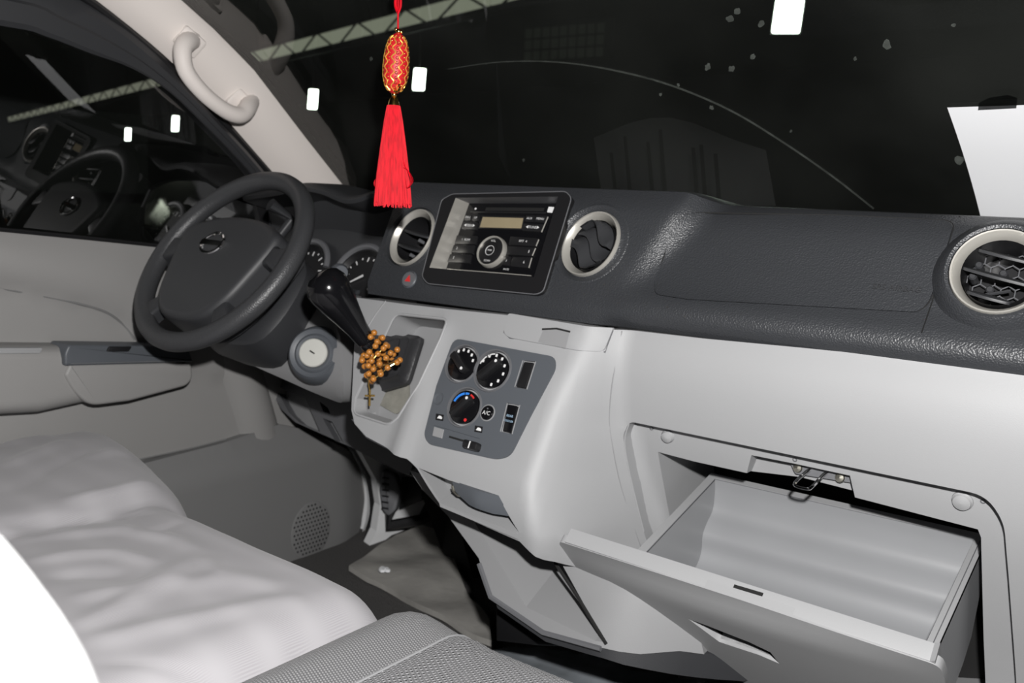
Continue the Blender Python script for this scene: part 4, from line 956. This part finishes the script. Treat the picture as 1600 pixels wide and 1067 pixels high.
# paper lying on the dash top, seen mirrored in the windshield
dq = [(-.035, .178), (.275, .163), (.305, .335), (-.022, .342)]
rows = []
for j in range(7):
    t = j / 6; l_ = Vector((*dq[0], 0)).lerp(Vector((*dq[3], 0)), t); r_ = Vector((*dq[1], 0)).lerp(Vector((*dq[2], 0)), t)
    rows.append([Vector((q.x, q.y, .0705 - .010 * t + .0015 * math.sin(q.x * 14))) for q in [l_.lerp(r_, i / 8) for i in range(9)]])
dpap = mesh_of(*grid(rows), 'paper_sheet', M_paper, None); tag(dpap, 'printed paper lying on the dash top, seen faintly mirrored in the windshield', 'paper')
M_ink = mat('faded_ink', (.25, .25, .25), .9)
for i, (x0_, y0_, y1_) in enumerate([(.0, .25, .33), (.03, .22, .33), (.075, .23, .34), (.10, .21, .335), (.16, .24, .335), (.175, .235, .335), (.20, .25, .33)]):
    mk('print_column', [(x0_, y0_, .0722 - (y0_ - .17) * .058), (x0_ + .007, y0_, .0722 - (y0_ - .17) * .058), (x0_ + .012, y1_, .0722 - (y1_ - .17) * .058), (x0_ + .004, y1_, .0722 - (y1_ - .17) * .058)], [[0, 1, 2, 3]], M_ink, dpap, smooth=False)

# =================================================================== left pillar and driver's door
# pillar: cream trim between door opening and glass
PR = [(556, 312, -.690), (540, 290, -.688), (470, 195, -.682), (400, 110, -.676), (340, 55, -.672), (283, 0, -.668), (230, -55, -.662)]
PL = [(470, 330, -.732), (430, 275, -.729), (385, 222, -.726), (325, 155, -.721), (255, 85, -.715), (150, 0, -.709), (60, -60, -.703)]
r0 = smooth_line([atX(*p) for p in PL], 4); r1 = smooth_line([atX(*p) for p in PR], 4)
rows = [[q + Vector((-.012, .02, 0)) for q in r0], r0, [a.lerp(b, .25) + Vector((.012, -.006, -.004)) for a, b in zip(r0, r1)], [a.lerp(b, .6) + Vector((.016, -.008, -.005)) for a, b in zip(r0, r1)], [a.lerp(b, .9) + Vector((.006, -.003, 0)) for a, b in zip(r0, r1)], r1, [q + Vector((-.01, .03, .01)) for q in r1]]
pil = struct(mesh_of(*grid(rows), 'trim_1', M_cream, None, ang=50))
r2 = [q + Vector((-.004, .004, .002)) for q in r1]
struct(MB().add(*tubes([q + Vector((-.006, .008, .004)) for q in r1], .004, 8)).build('trim_2', M_black, None))
# grab handle
gh = thing('grab_handle', 'cream grab handle on the left windshield pillar', 'grab handle', atX(335, 110, -.70))
hp_ = [(300, 62, -.715), (287, 66, -.680), (279, 80, -.668), (285, 112, -.664), (312, 146, -.662), (345, 172, -.664), (368, 180, -.668), (380, 170, -.680), (386, 156, -.712)]
hpt = smooth_line([atX(u_, v_, x_) + Vector((.012, 0, 0)) for u_, v_, x_ in hp_], 5)
MB().add(*tubes(hpt, [.0165 + .002 * math.cos(6.283 * i / len(hpt)) for i in range(len(hpt))], 14)).build('grip', M_cream, gh)
for (u, v_, i_) in [(297, 66, 14), (377, 162, 10)]:
    n_ = (r1[i_] - r0[i_]).cross(r1[i_ + 3] - r1[i_]).normalized()
    if n_.dot(Vector(CC) - r0[i_]) < 0: n_ = -n_
    ex_ = (r1[i_ + 3] - r1[i_]).normalized(); hpn = Plane(r0[i_].lerp(r1[i_], .5), ex_, n_.cross(ex_)); c = hpn.px(u, v_, .018)
    MB().add(*prism(hpn, rnd([(c[0] - .026, c[1] - .020), (c[0] + .026, c[1] - .020), (c[0] + .026, c[1] + .020), (c[0] - .026, c[1] + .020)], .007, 3), -.004, .021, .003)).build('mounting_base', M_cream, gh)
# door: built on the plane x = DX
DX = -.722
def dpx_(u, v): q = atX(u, v, DX); return (q.y, q.z)
def ipd(pts, x=None): return pts
door = bpy.data.objects.new('door_1', None); COL.objects.link(door); door.location = (-.77, -.1, -.4); struct(door)
def dbulge(y, z):
    "relief of the door card towards the cab"
    zb = interp(y, [(-1.0, .03), (-.4, -.03), (-.07, -.062), (.3, -.095)])          # window ledge
    zc = interp(y, [(-1.0, -.10), (-.40, -.118), (-.26, -.162), (-.19, -.195), (-.15, -.232), (-.12, -.28), (.0, -.33)])  # style line
    t = (zb - z) / max(.01, (zb - zc))
    x = 0
    if t < 1: x += .030 * math.sin(math.pi * min(1, max(0, .10 + .80 * t))) ** .8
    else: x += .008
    return x
card = [(-1.3, .05), (-1.3, -.84), (.38, -.84)] + [dpx_(*p) for p in [(545, 872), (568, 822), (574, 780), (566, 738), (548, 706)]] + [dpx_(500, 640), dpx_(445, 560), dpx_(410, 440), dpx_(330, 392), dpx_(270, 389), dpx_(135, 375), dpx_(0, 362)]
cardo = sheet('door_card', card, [], lambda y, z: Vector((DX + dbulge(y, z), y, z)), M_door, door, step=.016, edge=.012, rim=(-.035, 0, 0), ang=60)
# painted edge and seal of the door
edge_px = [(535, 690), (550, 712), (566, 742), (573, 780), (567, 822), (545, 868), (530, 885)]
ed = smooth_line([atX(*p, DX + .03) for p in edge_px], 5)
MB().add(*grid([[q + Vector((.004, 0, 0)) for q in ed], [q + Vector((0, .014, .002)) for q in ed], [q + Vector((-.05, .016, .002)) for q in ed]])).build('door_edge', M_white, door)
# window ledge seal, glass, upper frame
GX = -.732
GP = Plane((GX, 0, -.05), (.06, 1, 0), (.08, 0, 1))
ledge = smooth_line([Vector((DX - .006, *dpx_(*p))) for p in [(-60, 358), (0, 363), (135, 376), (270, 390), (330, 393), (400, 400)]], 4)
MB().add(*tubes(ledge, .008, 8)).build('ledge_seal', M_black, door)
g_in = [(-420, -22), (0, 38), (70, 55), (140, 82), (205, 106), (262, 142), (318, 195), (365, 243), (400, 285), (418, 330), (420, 405), (270, 400), (0, 375), (-420, 332)]
gg = GP.poly(g_in)
gbig = GP.poly([(-440, -45), (0, 18), (140, 66), (270, 130), (340, 195), (430, 290), (440, 420), (270, 415), (0, 390), (-440, 342)])
win2 = struct(mesh_of([GP.p(a, b) for a, b in gbig], [list(range(len(gbig)))], 'window_2', M_side, None, smooth=False))
f_in = [(-420, -22), (0, 38), (70, 55), (140, 82), (205, 106), (262, 142), (318, 195), (365, 243), (400, 285), (418, 330), (420, 405)]
f_out = [(-420, -105), (20, -50), (130, 0), (195, 40), (250, 92), (300, 145), (340, 188), (385, 236), (425, 285), (450, 330), (455, 405)]
def fcurve(h, t): return smooth_line([GP.p(*GP.px(a[0] + (b[0] - a[0]) * t, a[1] + (b[1] - a[1]) * t, h), h) for a, b in zip(f_in, f_out)], 4)
rows = [fcurve(-.004, 0), fcurve(.010, 0), fcurve(.016, .10), fcurve(.016, .45), fcurve(.012, .5), fcurve(.013, .8), fcurve(.003, 1)]
MB().add(*grid(rows)).build('window_frame', M_shroud, door, ang=30)
wsl = [atX(*p) for p in [(100, -22, -.708), (150, 4, -.710), (255, 90, -.716), (325, 160, -.722), (385, 226, -.727), (432, 280, -.730), (470, 335, -.733)]]
struct(MB().add(*tubes(smooth_line([q + Vector((.0, -.006, -.002)) for q in wsl], 4), .008, 8)).build('trim_3', M_black, None))
# sail panel at the front corner of the door glass
sp_ = [GP.p(*GP.px(*p, .008), .008) for p in [(392, 288), (430, 292), (470, 345), (480, 420), (415, 405), (405, 340)]]
mesh_of(sp_ + [q + Vector((-.01, 0, 0)) for q in sp_], [list(range(6))] + [[i, (i + 1) % 6, 6 + (i + 1) % 6, 6 + i] for i in range(6)], 'sail_panel', M_black, door, smooth=False)
# style line, armrest, switch pod, pocket, bulge, speaker
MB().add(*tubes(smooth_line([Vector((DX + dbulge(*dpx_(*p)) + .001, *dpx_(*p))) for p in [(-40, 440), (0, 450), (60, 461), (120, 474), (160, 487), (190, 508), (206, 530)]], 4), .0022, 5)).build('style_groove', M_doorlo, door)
def DPl(x): return Plane((x, 0, 0), (0, 1, 0), (0, 0, 1))     # a = y, b = z, n = +x
A1 = DPl(DX + .025)
def apx(pts, h): return A1.poly(pts, h)
arm = rnd(apx([(-430, 538), (230, 541), (240, 575), (150, 625), (60, 645), (-430, 672)], .03), [0, .004, 0, .01, 0, 0], 3)
MB().add(*prism(A1, arm, -.03, .047, .028, 6)).build('armrest', M_door, door, ang=50)
MB().add(*prism(A1.off(.034), rnd(A1.off(.034).poly([(-400, 543), (62, 542), (58, 551), (-400, 554)]), .003, 2), .0, .012, .002)).build('pull_recess', M_grey, door)
pod = rnd(apx([(106, 568), (297, 566), (299, 590), (290, 602), (200, 626), (137, 634), (112, 610), (98, 585)], .045), [.004, .012, .01, .01, 0, .02, .012, .004], 4)
MB().add(*prism(A1, pod, -.03, .052, .006, 4)).build('switch_pod', M_door, door, ang=50)
sp2 = rnd(apx([(104, 538), (290, 540), (299, 565), (98, 571), (98, 552)], .05), .004, 2)
o = MB().add(*prism(A1, sp2, .0, .057, .004, 3)).build('switch_panel', M_hvac, door, ang=40); o['label'] = 'dark window switch panel'
MB().add(*prism(A1, rnd(apx([(170, 541), (205, 541), (200, 549), (166, 549)], .058), .002, 2), .05, .061, .001)).build('window_switch', M_black, o)
MB().add(*tubes([A1.p(*apx([(110, 568)], .056)[0], .056), A1.p(*apx([(262, 564)], .056)[0], .056)], .0012, 5)).build('switch_panel_gap', M_doorlo, door)
# rounded vertical pillar of the card
bl = [Vector((DX + .004, *dpx_(*p))) for p in [(335, 545), (358, 600), (385, 690), (398, 735)]]
MB().add(*tubes(smooth_line([q + Vector((-.034, .035, 0)) for q in bl], 4), .062, 24)).build('pocket_column', M_door, door)
MB().add(*tubes(smooth_line([Vector((DX + .016, *dpx_(*p))) for p in [(180, 722), (215, 714), (290, 698), (345, 684)]], 3), .002, 5)).build('pocket_groove', M_doorlo, door)
pk_o = [(lambda q: (q.y, q.z))(atX(*p, DX + .034)) for p in [(225, 726), (350, 694), (440, 664), (480, 672), (545, 706), (566, 742), (573, 780), (567, 822), (545, 868), (300, 960), (100, 860)]]
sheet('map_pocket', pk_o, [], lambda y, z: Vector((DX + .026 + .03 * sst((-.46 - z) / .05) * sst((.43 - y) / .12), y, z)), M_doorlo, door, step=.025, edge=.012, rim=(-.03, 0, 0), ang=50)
# speaker grille
sc = dpx_(484, 830); spk = MB()
SPn = DPl(DX + .052)
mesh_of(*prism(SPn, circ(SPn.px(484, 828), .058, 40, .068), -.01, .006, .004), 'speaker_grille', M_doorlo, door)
sc2 = SPn.px(484, 828)
dots = MB()
for i in range(-6, 7):
    for j in range(-6, 7):
        y, z = (i + .5 * (j % 2)) * .0098, j * .0098
        if (y / .054) ** 2 + (z / .063) ** 2 < 1: dots.add(*prism(SPn, circ((sc2[0] + y, sc2[1] + z), .0026, 6), .004, .0063))
o = dots.build('grille_holes', M_black, bpy.data.objects['speaker_grille'], smooth=False); o['kind'] = 'stuff'
# painted body side, seal behind the door edge
bw = smooth_line([atX(*p, -.645) for p in [(536, 670), (558, 705), (577, 745), (584, 790), (578, 830), (562, 865), (545, 895)]], 4)
struct(MB().add(*tubes(bw, .008, 8)).build('trim_4', M_black, None))
wq = [atX(*p, -.61) for p in [(555, 690), (640, 690), (700, 740), (700, 862), (648, 822), (612, 836), (570, 868), (588, 830), (594, 790), (588, 750)]]
struct(mesh_of(wq + [q + Vector((-.03, .01, 0)) for q in wq], [list(range(10))] + [[i, (i + 1) % 10, 10 + (i + 1) % 10, 10 + i] for i in range(10)], 'wall_left', M_white, None, smooth=False))
# floor mat, sill, carpet hump
def fz(u, v, z): return atZ(u, v, z)
mpts = [(545, 885), (575, 862), (620, 832), (655, 822), (682, 832), (700, 850), (712, 880), (735, 930), (765, 965), (768, 1000), (690, 960), (620, 920)]
m2 = [fz(u, v, FZ + .02) for u, v in mpts]; 
fm = sheet('floor_mat', [(q.x, q.y) for q in m2] , [], lambda x, y: Vector((x, y, FZ + .012 + .014 * noise.noise(Vector((x * 9, y * 9, 0))) + .006)), M_mat, None, step=.018, edge=.015, rim=(0, 0, -.012))
tag(fm, 'dusty dark rubber mat in the driver footwell', 'floor mat')
c = fz(600, 890, FZ + .03)
gum = MB(); 
for i in range(7): gum.add(*lathe(c + Vector((random.uniform(-.012, .012), random.uniform(-.006, .006), 0)), (0, 0, 1), [(.006, -.002), (.005, .003), (.0001, .004)], 8))
tag(gum.build('paper_scrap', M_paper, None), 'small white scrap lying on the dusty rubber mat', 'scrap')
# pedal
pe = thing('parking_brake_pedal', 'dark ribbed foot pedal on a black arm beside the door', 'pedal', atX(610, 790, -.57))
pp_ = Plane(atX(610, 775, -.57), Vector((.82, .55, .05)), Vector((0, .25, 1)))
o = MB().add(*prism(pp_, rnd(pp_.poly([(591, 728), (612, 740), (626, 770), (624, 800), (614, 808), (602, 795), (592, 760)]), .006, 3), -.03, .012, .006)).build('pedal_pad', M_knee, pe)
for i in range(6):
    a = [pp_.p(*pp_.px(592 + i * 1.5, 742 + i * 10, .012), .012), pp_.p(*pp_.px(603 + i * 1.5, 746 + i * 10, .012), .012)]; MB().add(*tubes(a, .0022, 5)).build('pad_rib', M_black, o)
MB().add(*tubes([pp_.p(*pp_.px(612, 800), -.02), pp_.p(*pp_.px(612, 825), -.02), atX(660, 812, -.53), atX(690, 795, -.51)], .013, 8)).build('pedal_arm', M_black, pe)
MB().add(*prism(pp_.off(-.06), pp_.off(-.06).poly([(622, 745), (655, 752), (662, 790), (628, 800)]), -.02, 0, .004)).build('pedal_bracket', M_black, pe)
cr_ = MB(); hq = [atX(640, 720, -.45), atX(700, 760, -.42), atX(760, 900, -.30), atX(755, 960, -.27), atX(690, 860, -.42)]
mesh_of(hq + [q + Vector((.05, .12, 0)) for q in hq], [[0, 1, 2, 3, 4]] + [[i, (i + 1) % 5, 5 + (i + 1) % 5, 5 + i] for i in range(5)], 'console_side', M_dark, dash, smooth=False)
# clear plastic on the passenger floor
q = [(770, 1012), (860, 1012), (930, 1025), (990, 1045), (1060, 1055), (1150, 1060), (1200, 1100), (700, 1130)]
q2 = [fz(u, v, -.70) for u, v in q]
cp_ = sheet('plastic_floor_cover', [(p.x, p.y) for p in q2], [], lambda x, y: Vector((x, y, -.70 + .010 * noise.noise(Vector((x * 18, y * 10, 3))) + .006 * noise.noise(Vector((x * 40, y * 30, 1))))), M_clear, None, step=.015, edge=.015, rim=(0, 0, -.05))
tag(cp_, 'shiny grey plastic cover on the floor in front of the passenger seat', 'floor cover')

# =================================================================== seats
def rr_drop(d, r):
    if d >= r: return 0
    if d <= 0: return r
    return r - math.sqrt(max(0, r * r - (r - d) ** 2))
SZ = -.405
def cushion_z(x, y, x0, x1, yf, z0, r=.07, crown=.012):
    d = [x - x0, x1 - x, yf - y]
    z = z0 - sum(rr_drop(v_, r) ** 1.0 for v_ in d)
    return z + crown * math.sin(math.pi * max(0, min(1, (x - x0) / (x1 - x0))))
def seatblock(name, label, x0, x1, yf, z0, m):
    t = thing(name, label, 'seat', ((x0 + x1) / 2, yf - .3, FZ))
    N = 22; rows = []
    for j in range(N + 1):
        y = -1.0 + (yf + 1.0) * (1 - (1 - j / N) ** 1.6); rows.append([Vector((x, y, cushion_z(x, y, x0, x1, yf, z0))) for x in [x0 + (x1 - x0) * .5 * (1 - math.cos(math.pi * i / 24)) for i in range(25)]])
    rows.append([Vector((q.x, q.y, FZ + .02)) for q in rows[-1]])
    o = mesh_of(*grid(rows), 'cushion', m, t, ang=60)
    sd = [rows[j][-1] for j in range(N + 1)]; 
    MB().add(*grid([sd, [Vector((q.x, q.y, FZ + .02)) for q in sd]])).build('seat_side', m, t); sd = [rows[j][0] for j in range(N + 1)]; MB().add(*grid([sd, [Vector((q.x, q.y, FZ + .02)) for q in sd]])).build('seat_side', m, t)
    return t, o
dseat, _ = seatblock('driver_seat', 'driver seat hidden under the pale grey sheet, by the door', -.70, -.32, -.37, SZ - .04, M_mesh)
mseat, _ = seatblock('middle_seat', 'narrow middle seat hidden under the pale grey sheet', -.265, .13, -.40, SZ - .03, M_mesh)
pseat = thing('passenger_seat', 'grey cloth passenger seat with mesh bolster and coarse-weave centre in the foreground', 'seat', (.46, -.65, FZ))
# passenger cushion: bolster (mesh) + centre (weave)
X0, X1, YF, Z0 = .165, .72, -.355, -.402
def pz_(x, y): return cushion_z(x, y, X0, X1, YF, Z0, .075, .0) + .012 * math.exp(-((x - .215) / .05) ** 2)
YS = [-1.02 + (YF + 1.02) * (1 - (1 - j / 30) ** 1.6) for j in range(31)]
def seam_x(y): return .285 + .03 * sst((y + .5) / .15) * 0 + interp(y, [(-1.1, .0), (-.62, .0), (-.45, .002), (-.35, .0)])
rowsA = []; rowsB = []
for y in YS:
    sx = seam_x(y)
    rowsA.append([Vector((x, y, pz_(x, y))) for x in [X0 + (sx - X0) * (i / 12) ** 1.5 for i in range(13)]])
    rowsB.append([Vector((x, y, pz_(x, y) + .003 * math.sin(math.pi * min(1, (x - sx) / .03)))) for x in [sx + (X1 - sx) * i / 24 for i in range(25)]])
for R2 in (rowsA, rowsB): R2.append([Vector((q.x, q.y - .01, FZ + .03)) for q in R2[-1]])
bo_ = mesh_of(*grid(rowsA), 'bolster', M_mesh, pseat, ang=60); bo_['label'] = 'fine mesh side bolster'
ce_ = mesh_of(*grid(rowsB), 'seat_centre', M_weave, pseat, ang=60); ce_['label'] = 'coarse woven centre panel'
MB().add(*tubes([r[-1] + Vector((0, 0, .001)) for r in rowsA[:-1]], .0016, 6)).build('piping', M_greylo, pseat)
sd = [r[0] for r in rowsA[:-1]]; MB().add(*grid([sd, [Vector((q.x, q.y, FZ + .03)) for q in sd]])).build('seat_side', M_mesh, pseat)
# white-covered backrest of the passenger seat, close to the lens
bkp = [atD(u, v, .25) for u, v in [(-140, 775), (-72, 830), (-28, 876), (16, 932), (58, 990), (94, 1050), (120, 1110), (140, 1180), (156, 1320)]]
bk_s = smooth_line(bkp, 4)
rows = []
inn = Vector((-(CR @ np.array([1., -.55, 0]))).tolist()) * -1
rt = Vector((CR @ np.array([1., 0, 0])).tolist()); dnv = Vector((CR @ np.array([0, 1., 0])).tolist()); fw = Vector((CR @ np.array([0, 0, 1.])).tolist())
side = (rt * -.85 + dnv * .5).normalized()
for k_ in range(9):
    t = k_ / 8 * math.pi / 2; rows.append([q + side * (.024 * (1 - math.cos(t))) - fw * (.024 * math.sin(t)) for q in bk_s])
for w in (.08, .16): rows.append([q + side * w - fw * .026 for q in bk_s])
rows = [[q + side * .10 + fw * .12 for q in bk_s], [q + side * .01 + fw * .03 for q in bk_s]] + rows
o = mesh_of(*grid(rows), 'covered_backrest', M_cover, pseat, ang=80); o['label'] = 'white covered backrest edge'
# draped sheet over driver and middle seats
FOLDS = [([(100, 806), (175, 790), (252, 770)], .010, .012), ([(0, 838), (100, 820), (256, 800)], -.006, .008), ([(0, 846), (110, 838), (190, 830), (276, 846), (325, 872)], .008, .014), ([(32, 880), (110, 872), (180, 870), (250, 885)], .008, .012), ([(70, 905), (130, 900), (200, 905)], -.007, .014), ([(100, 940), (200, 925), (300, 905)], .006, .014), ([(118, 985), (180, 955), (240, 920), (316, 866)], .010, .016), ([(120, 1004), (210, 988), (300, 965), (400, 945), (480, 930)], .008, .016), ([(320, 873), (332, 890), (352, 905)], .006, .010), ([(280, 915), (360, 905), (440, 918)], .007, .018), ([(0, 760), (60, 735), (110, 712)], .008, .016), ([(20, 800), (80, 760), (140, 730)], -.007, .016), ([(130, 745), (180, 730), (215, 735)], .007, .016), ([(0, 720), (40, 705), (80, 700)], .006, .02), ([(290, 815), (250, 830), (200, 835)], -.004, .010), ([(136, 1030), (260, 1032), (400, 1020)], -.003, .005), ([(420, 1015), (450, 990), (485, 960)], -.004, .004)]
FL = []
for pts, amp, w in FOLDS: FL.append(([(q.x, q.y) for q in [atZ(u, v, SZ + .005) for u, v in pts]], amp, w))
def seg_d(x, y, P_):
    best = 9; bt = 0; n_ = len(P_) - 1
    for k_, ((ax_, ay), (bx, by)) in enumerate(zip(P_, P_[1:])):
        dx, dy = bx - ax_, by - ay; t = max(0, min(1, ((x - ax_) * dx + (y - ay) * dy) / (dx * dx + dy * dy + 1e-9))); dd = math.hypot(x - ax_ - t * dx, y - ay - t * dy)
        if dd < best: best = dd; bt = (k_ + t) / n_
    return best, bt
def sheet_z(x, y):
    zd = cushion_z(x, y, -.76, -.275, -.215 - .30 * max(0, (x + .66)) , SZ + .022, .085, .012) if x < -.2 else -9
    zm = cushion_z(x, y, -.42, .152, -.36 - .02 * (x - .15), SZ, .06, .008) if x > -.45 else -9
    z = max(zd, zm)
    fsum = 0
    for P_, amp, w in FL:
        d, tt_ = seg_d(x, y, P_)
        if d < 3 * w: fsum += amp * math.exp(-(d / w) ** 2) * (1 - abs(2 * tt_ - 1) ** 3)
    z += .011 * math.tanh(fsum / .011)
    z += .003 * noise.noise(Vector((x * 6 + 3, y * 10, 2))) + .0010 * noise.noise(Vector((x * 16, y * 26, 7)))
    return z
rows = []
xs_ = list(np.linspace(-.735, .148, 110))
def yfront(x): return (-.215 - .30 * max(0, x + .66)) if x < -.285 else (-.36 - .02 * (x - .15))
for j in range(100):
    s = j / 99; rows.append([Vector((x, -1.05 + (yfront(x) + 1.05) * (1 - (1 - s) ** 1.7), 0)) for x in xs_])
for r in rows:
    for q in r: q.z = sheet_z(q.x, q.y)
rows.append([q + Vector((0, .004, -.05)) for q in rows[-1]]); rows.append([q + Vector((0, -.006, -.10)) for q in rows[-1]])
ds = mesh_of(*grid(rows), 'seat_sheet', M_sheet, None, ang=180)
lastc = [r[-1] for r in rows]; 
tag(ds, 'wrinkled pale grey cotton sheet draped over the driver and middle seats', 'sheet')
sk = MB().add(*grid([lastc, [q + Vector((.006, 0, -.06)) for q in lastc], [q + Vector((0, 0, -.14)) for q in lastc]])).build('sheet_hem', M_sheet, ds, ang=180)

# =================================================================== outside: dark depot
struct(mk('floor_outside', [(-120, -30, -1.6), (60, -30, -1.6), (60, 90, -1.6), (-120, 90, -1.6)], [[0, 1, 2, 3]], M_concrete, smooth=False))
struct(mk('ceiling_outside', [(-120, -30, 9), (60, -30, 9), (60, 90, 9), (-120, 90, 9)], [[0, 1, 2, 3]], M_wall, smooth=False))
struct(mk('wall_outside', [(-120, 75, -1.6), (60, 45, -1.6), (60, 45, 14), (-120, 75, 14)], [[0, 1, 2, 3]], M_wall, smooth=False))
def flood(u, v, w, h, label, z=3.5):
    c = atZ(u, v, z); d = (c - Vector(CC)); D = d.length; k = D / FPX
    fwd = Vector((d.x, d.y, 0)).normalized(); pl = Plane(c, Vector((-fwd.y, fwd.x, 0)) * -1, (0, 0, 1))
    t = thing('flood_light', label, 'ceiling light', c, 'flood lights in the dark depot')
    sk_ = .06
    W_, H_ = w * k, h * k
    O = [(-W_ / 2 - sk_ * H_ * .5, -H_ / 2), (W_ / 2 - sk_ * H_ * .5, -H_ / 2), (W_ / 2 + sk_ * H_ * .5, H_ / 2), (-W_ / 2 + sk_ * H_ * .5, H_ / 2)]
    mesh_of(*prism(pl, rnd(O, W_ * .08, 3), -.02 * D / 10, .02), 'lens', M_lamp, t, smooth=False)
    mesh_of(*prism(pl, [(x * 1.08, y * 1.06) for x, y in O], -.05 * D / 10, -.021 * D / 10), 'housing', M_girder, t, smooth=False)
    MB().add(*tubes([c + Vector((0, 0, 0)), Vector((c.x, c.y, 9.05))], .02, 5)).build('hanger_rod', M_girder, t)
    return t
flood(1231, 25, 38, 46, 'large bright white depot light high in the windshield, right of the tassel')
flood(655, 124, 17, 31, 'bright depot light just right of the red beaded charm')
flood(489, 155, 13, 28, 'bright depot light above the windshield pillar, left of the tassel')
flood(274, 193, 9, 21, 'small depot light seen through the driver window, right of the other')
flood(200, 210, 7, 17, 'faint small depot light seen through the driver window, above the wheel reflection')
# pale strip with a lattice girder; emission stands in for light on it
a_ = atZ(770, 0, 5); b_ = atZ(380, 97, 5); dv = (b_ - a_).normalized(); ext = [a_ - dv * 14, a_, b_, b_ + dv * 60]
sk_t = thing('roof_girder', 'pale lattice roof girder with a strip given an added glow across the dark windshield', 'girder', a_)
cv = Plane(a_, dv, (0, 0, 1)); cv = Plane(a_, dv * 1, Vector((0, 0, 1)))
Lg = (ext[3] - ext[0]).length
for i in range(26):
    x0 = -14 + i * Lg / 26; mesh_of(*box(cv, x0 + .05, x0 + Lg / 26 - .05, -.12, .28, -.03, .03), 'roof_panel', M_roofglow, sk_t, smooth=False)
for i in range(6): MB().add(*tubes([cv.p(-12 + i * 14, .3, -.1), cv.p(-12 + i * 14, 4.05, -.1)], .03, 5)).build('hanger_rod', M_girder, sk_t)
for zc in (.32, -.34): MB().add(*tubes([cv.p(-14, zc, -.1), cv.p(Lg - 14, zc, -.1)], .05, 6)).build('chord', M_girder, sk_t)
for i in range(60):
    x0 = -14 + i * Lg / 60; MB().add(*tubes([cv.p(x0, -.34 if i % 2 else .32, -.1), cv.p(x0 + Lg / 60, .32 if i % 2 else -.34, -.1)], .035, 5)).build('lattice_bar', M_girder, sk_t)
# louvred window on the far wall
lw = thing('louvre_window', 'faint barred window high on the dark depot wall', 'window', atY(880, 65, 30))
lp_ = Plane(atY(880, 65, 30), (1, 0, 0), (0, 0, 1)); sc_ = 30 / FPX
M_dimpane = mat('dim_pane', (.05, .05, .045), .5, emit=((.5, .55, .45), .012))
for i in range(9):
    for j in range(3): mesh_of(*box(lp_, (-70 + i * 16) * .026, (-58 + i * 16) * .026, (-26 + j * 18) * .024, (-12 + j * 18) * .024, -.02, .02), 'pane', M_dimpane, lw, smooth=False)
mesh_of(*box(lp_, -76 * .026, 86 * .026, -30 * .024, 32 * .024, -.06, -.03), 'window_frame', M_wall, lw, smooth=False)
# exterior door mirror
em_ = thing('door_mirror', 'rounded exterior mirror dimly seen through the driver window behind the wheel rim', 'mirror', (-1.0, .19, -.005))
MPn = Plane((-.99, .20, -.002), (0.75, .65, 0), (0, 0, 1)); MPn = Plane(atX(318, 335, -.99), Vector((.55, .83, 0)), (0, 0, 1))
mo = rnd(MPn.poly([(222, 300), (262, 278), (370, 282), (420, 310), (425, 385), (330, 392), (216, 380)]), .03, 5)
MB().add(*prism(MPn, mo, -.08, .004, .02, 4)).build('mirror_housing', M_black, em_)
mi_ = [(x * .93 + .07 * sum(p[0] for p in mo) / len(mo), y * .93 + .07 * sum(p[1] for p in mo) / len(mo)) for x, y in mo]
mesh_of(*prism(MPn, mi_, .0045, .006), 'mirror_glass', mat('mirror_glass', (.5, .5, .45), .03, metal=1), em_)
MB().add(*tubes([MPn.p(.05, -.06, -.04), Vector((-.80, .30, -.08))], .02, 10)).build('mirror_arm', M_black, em_)
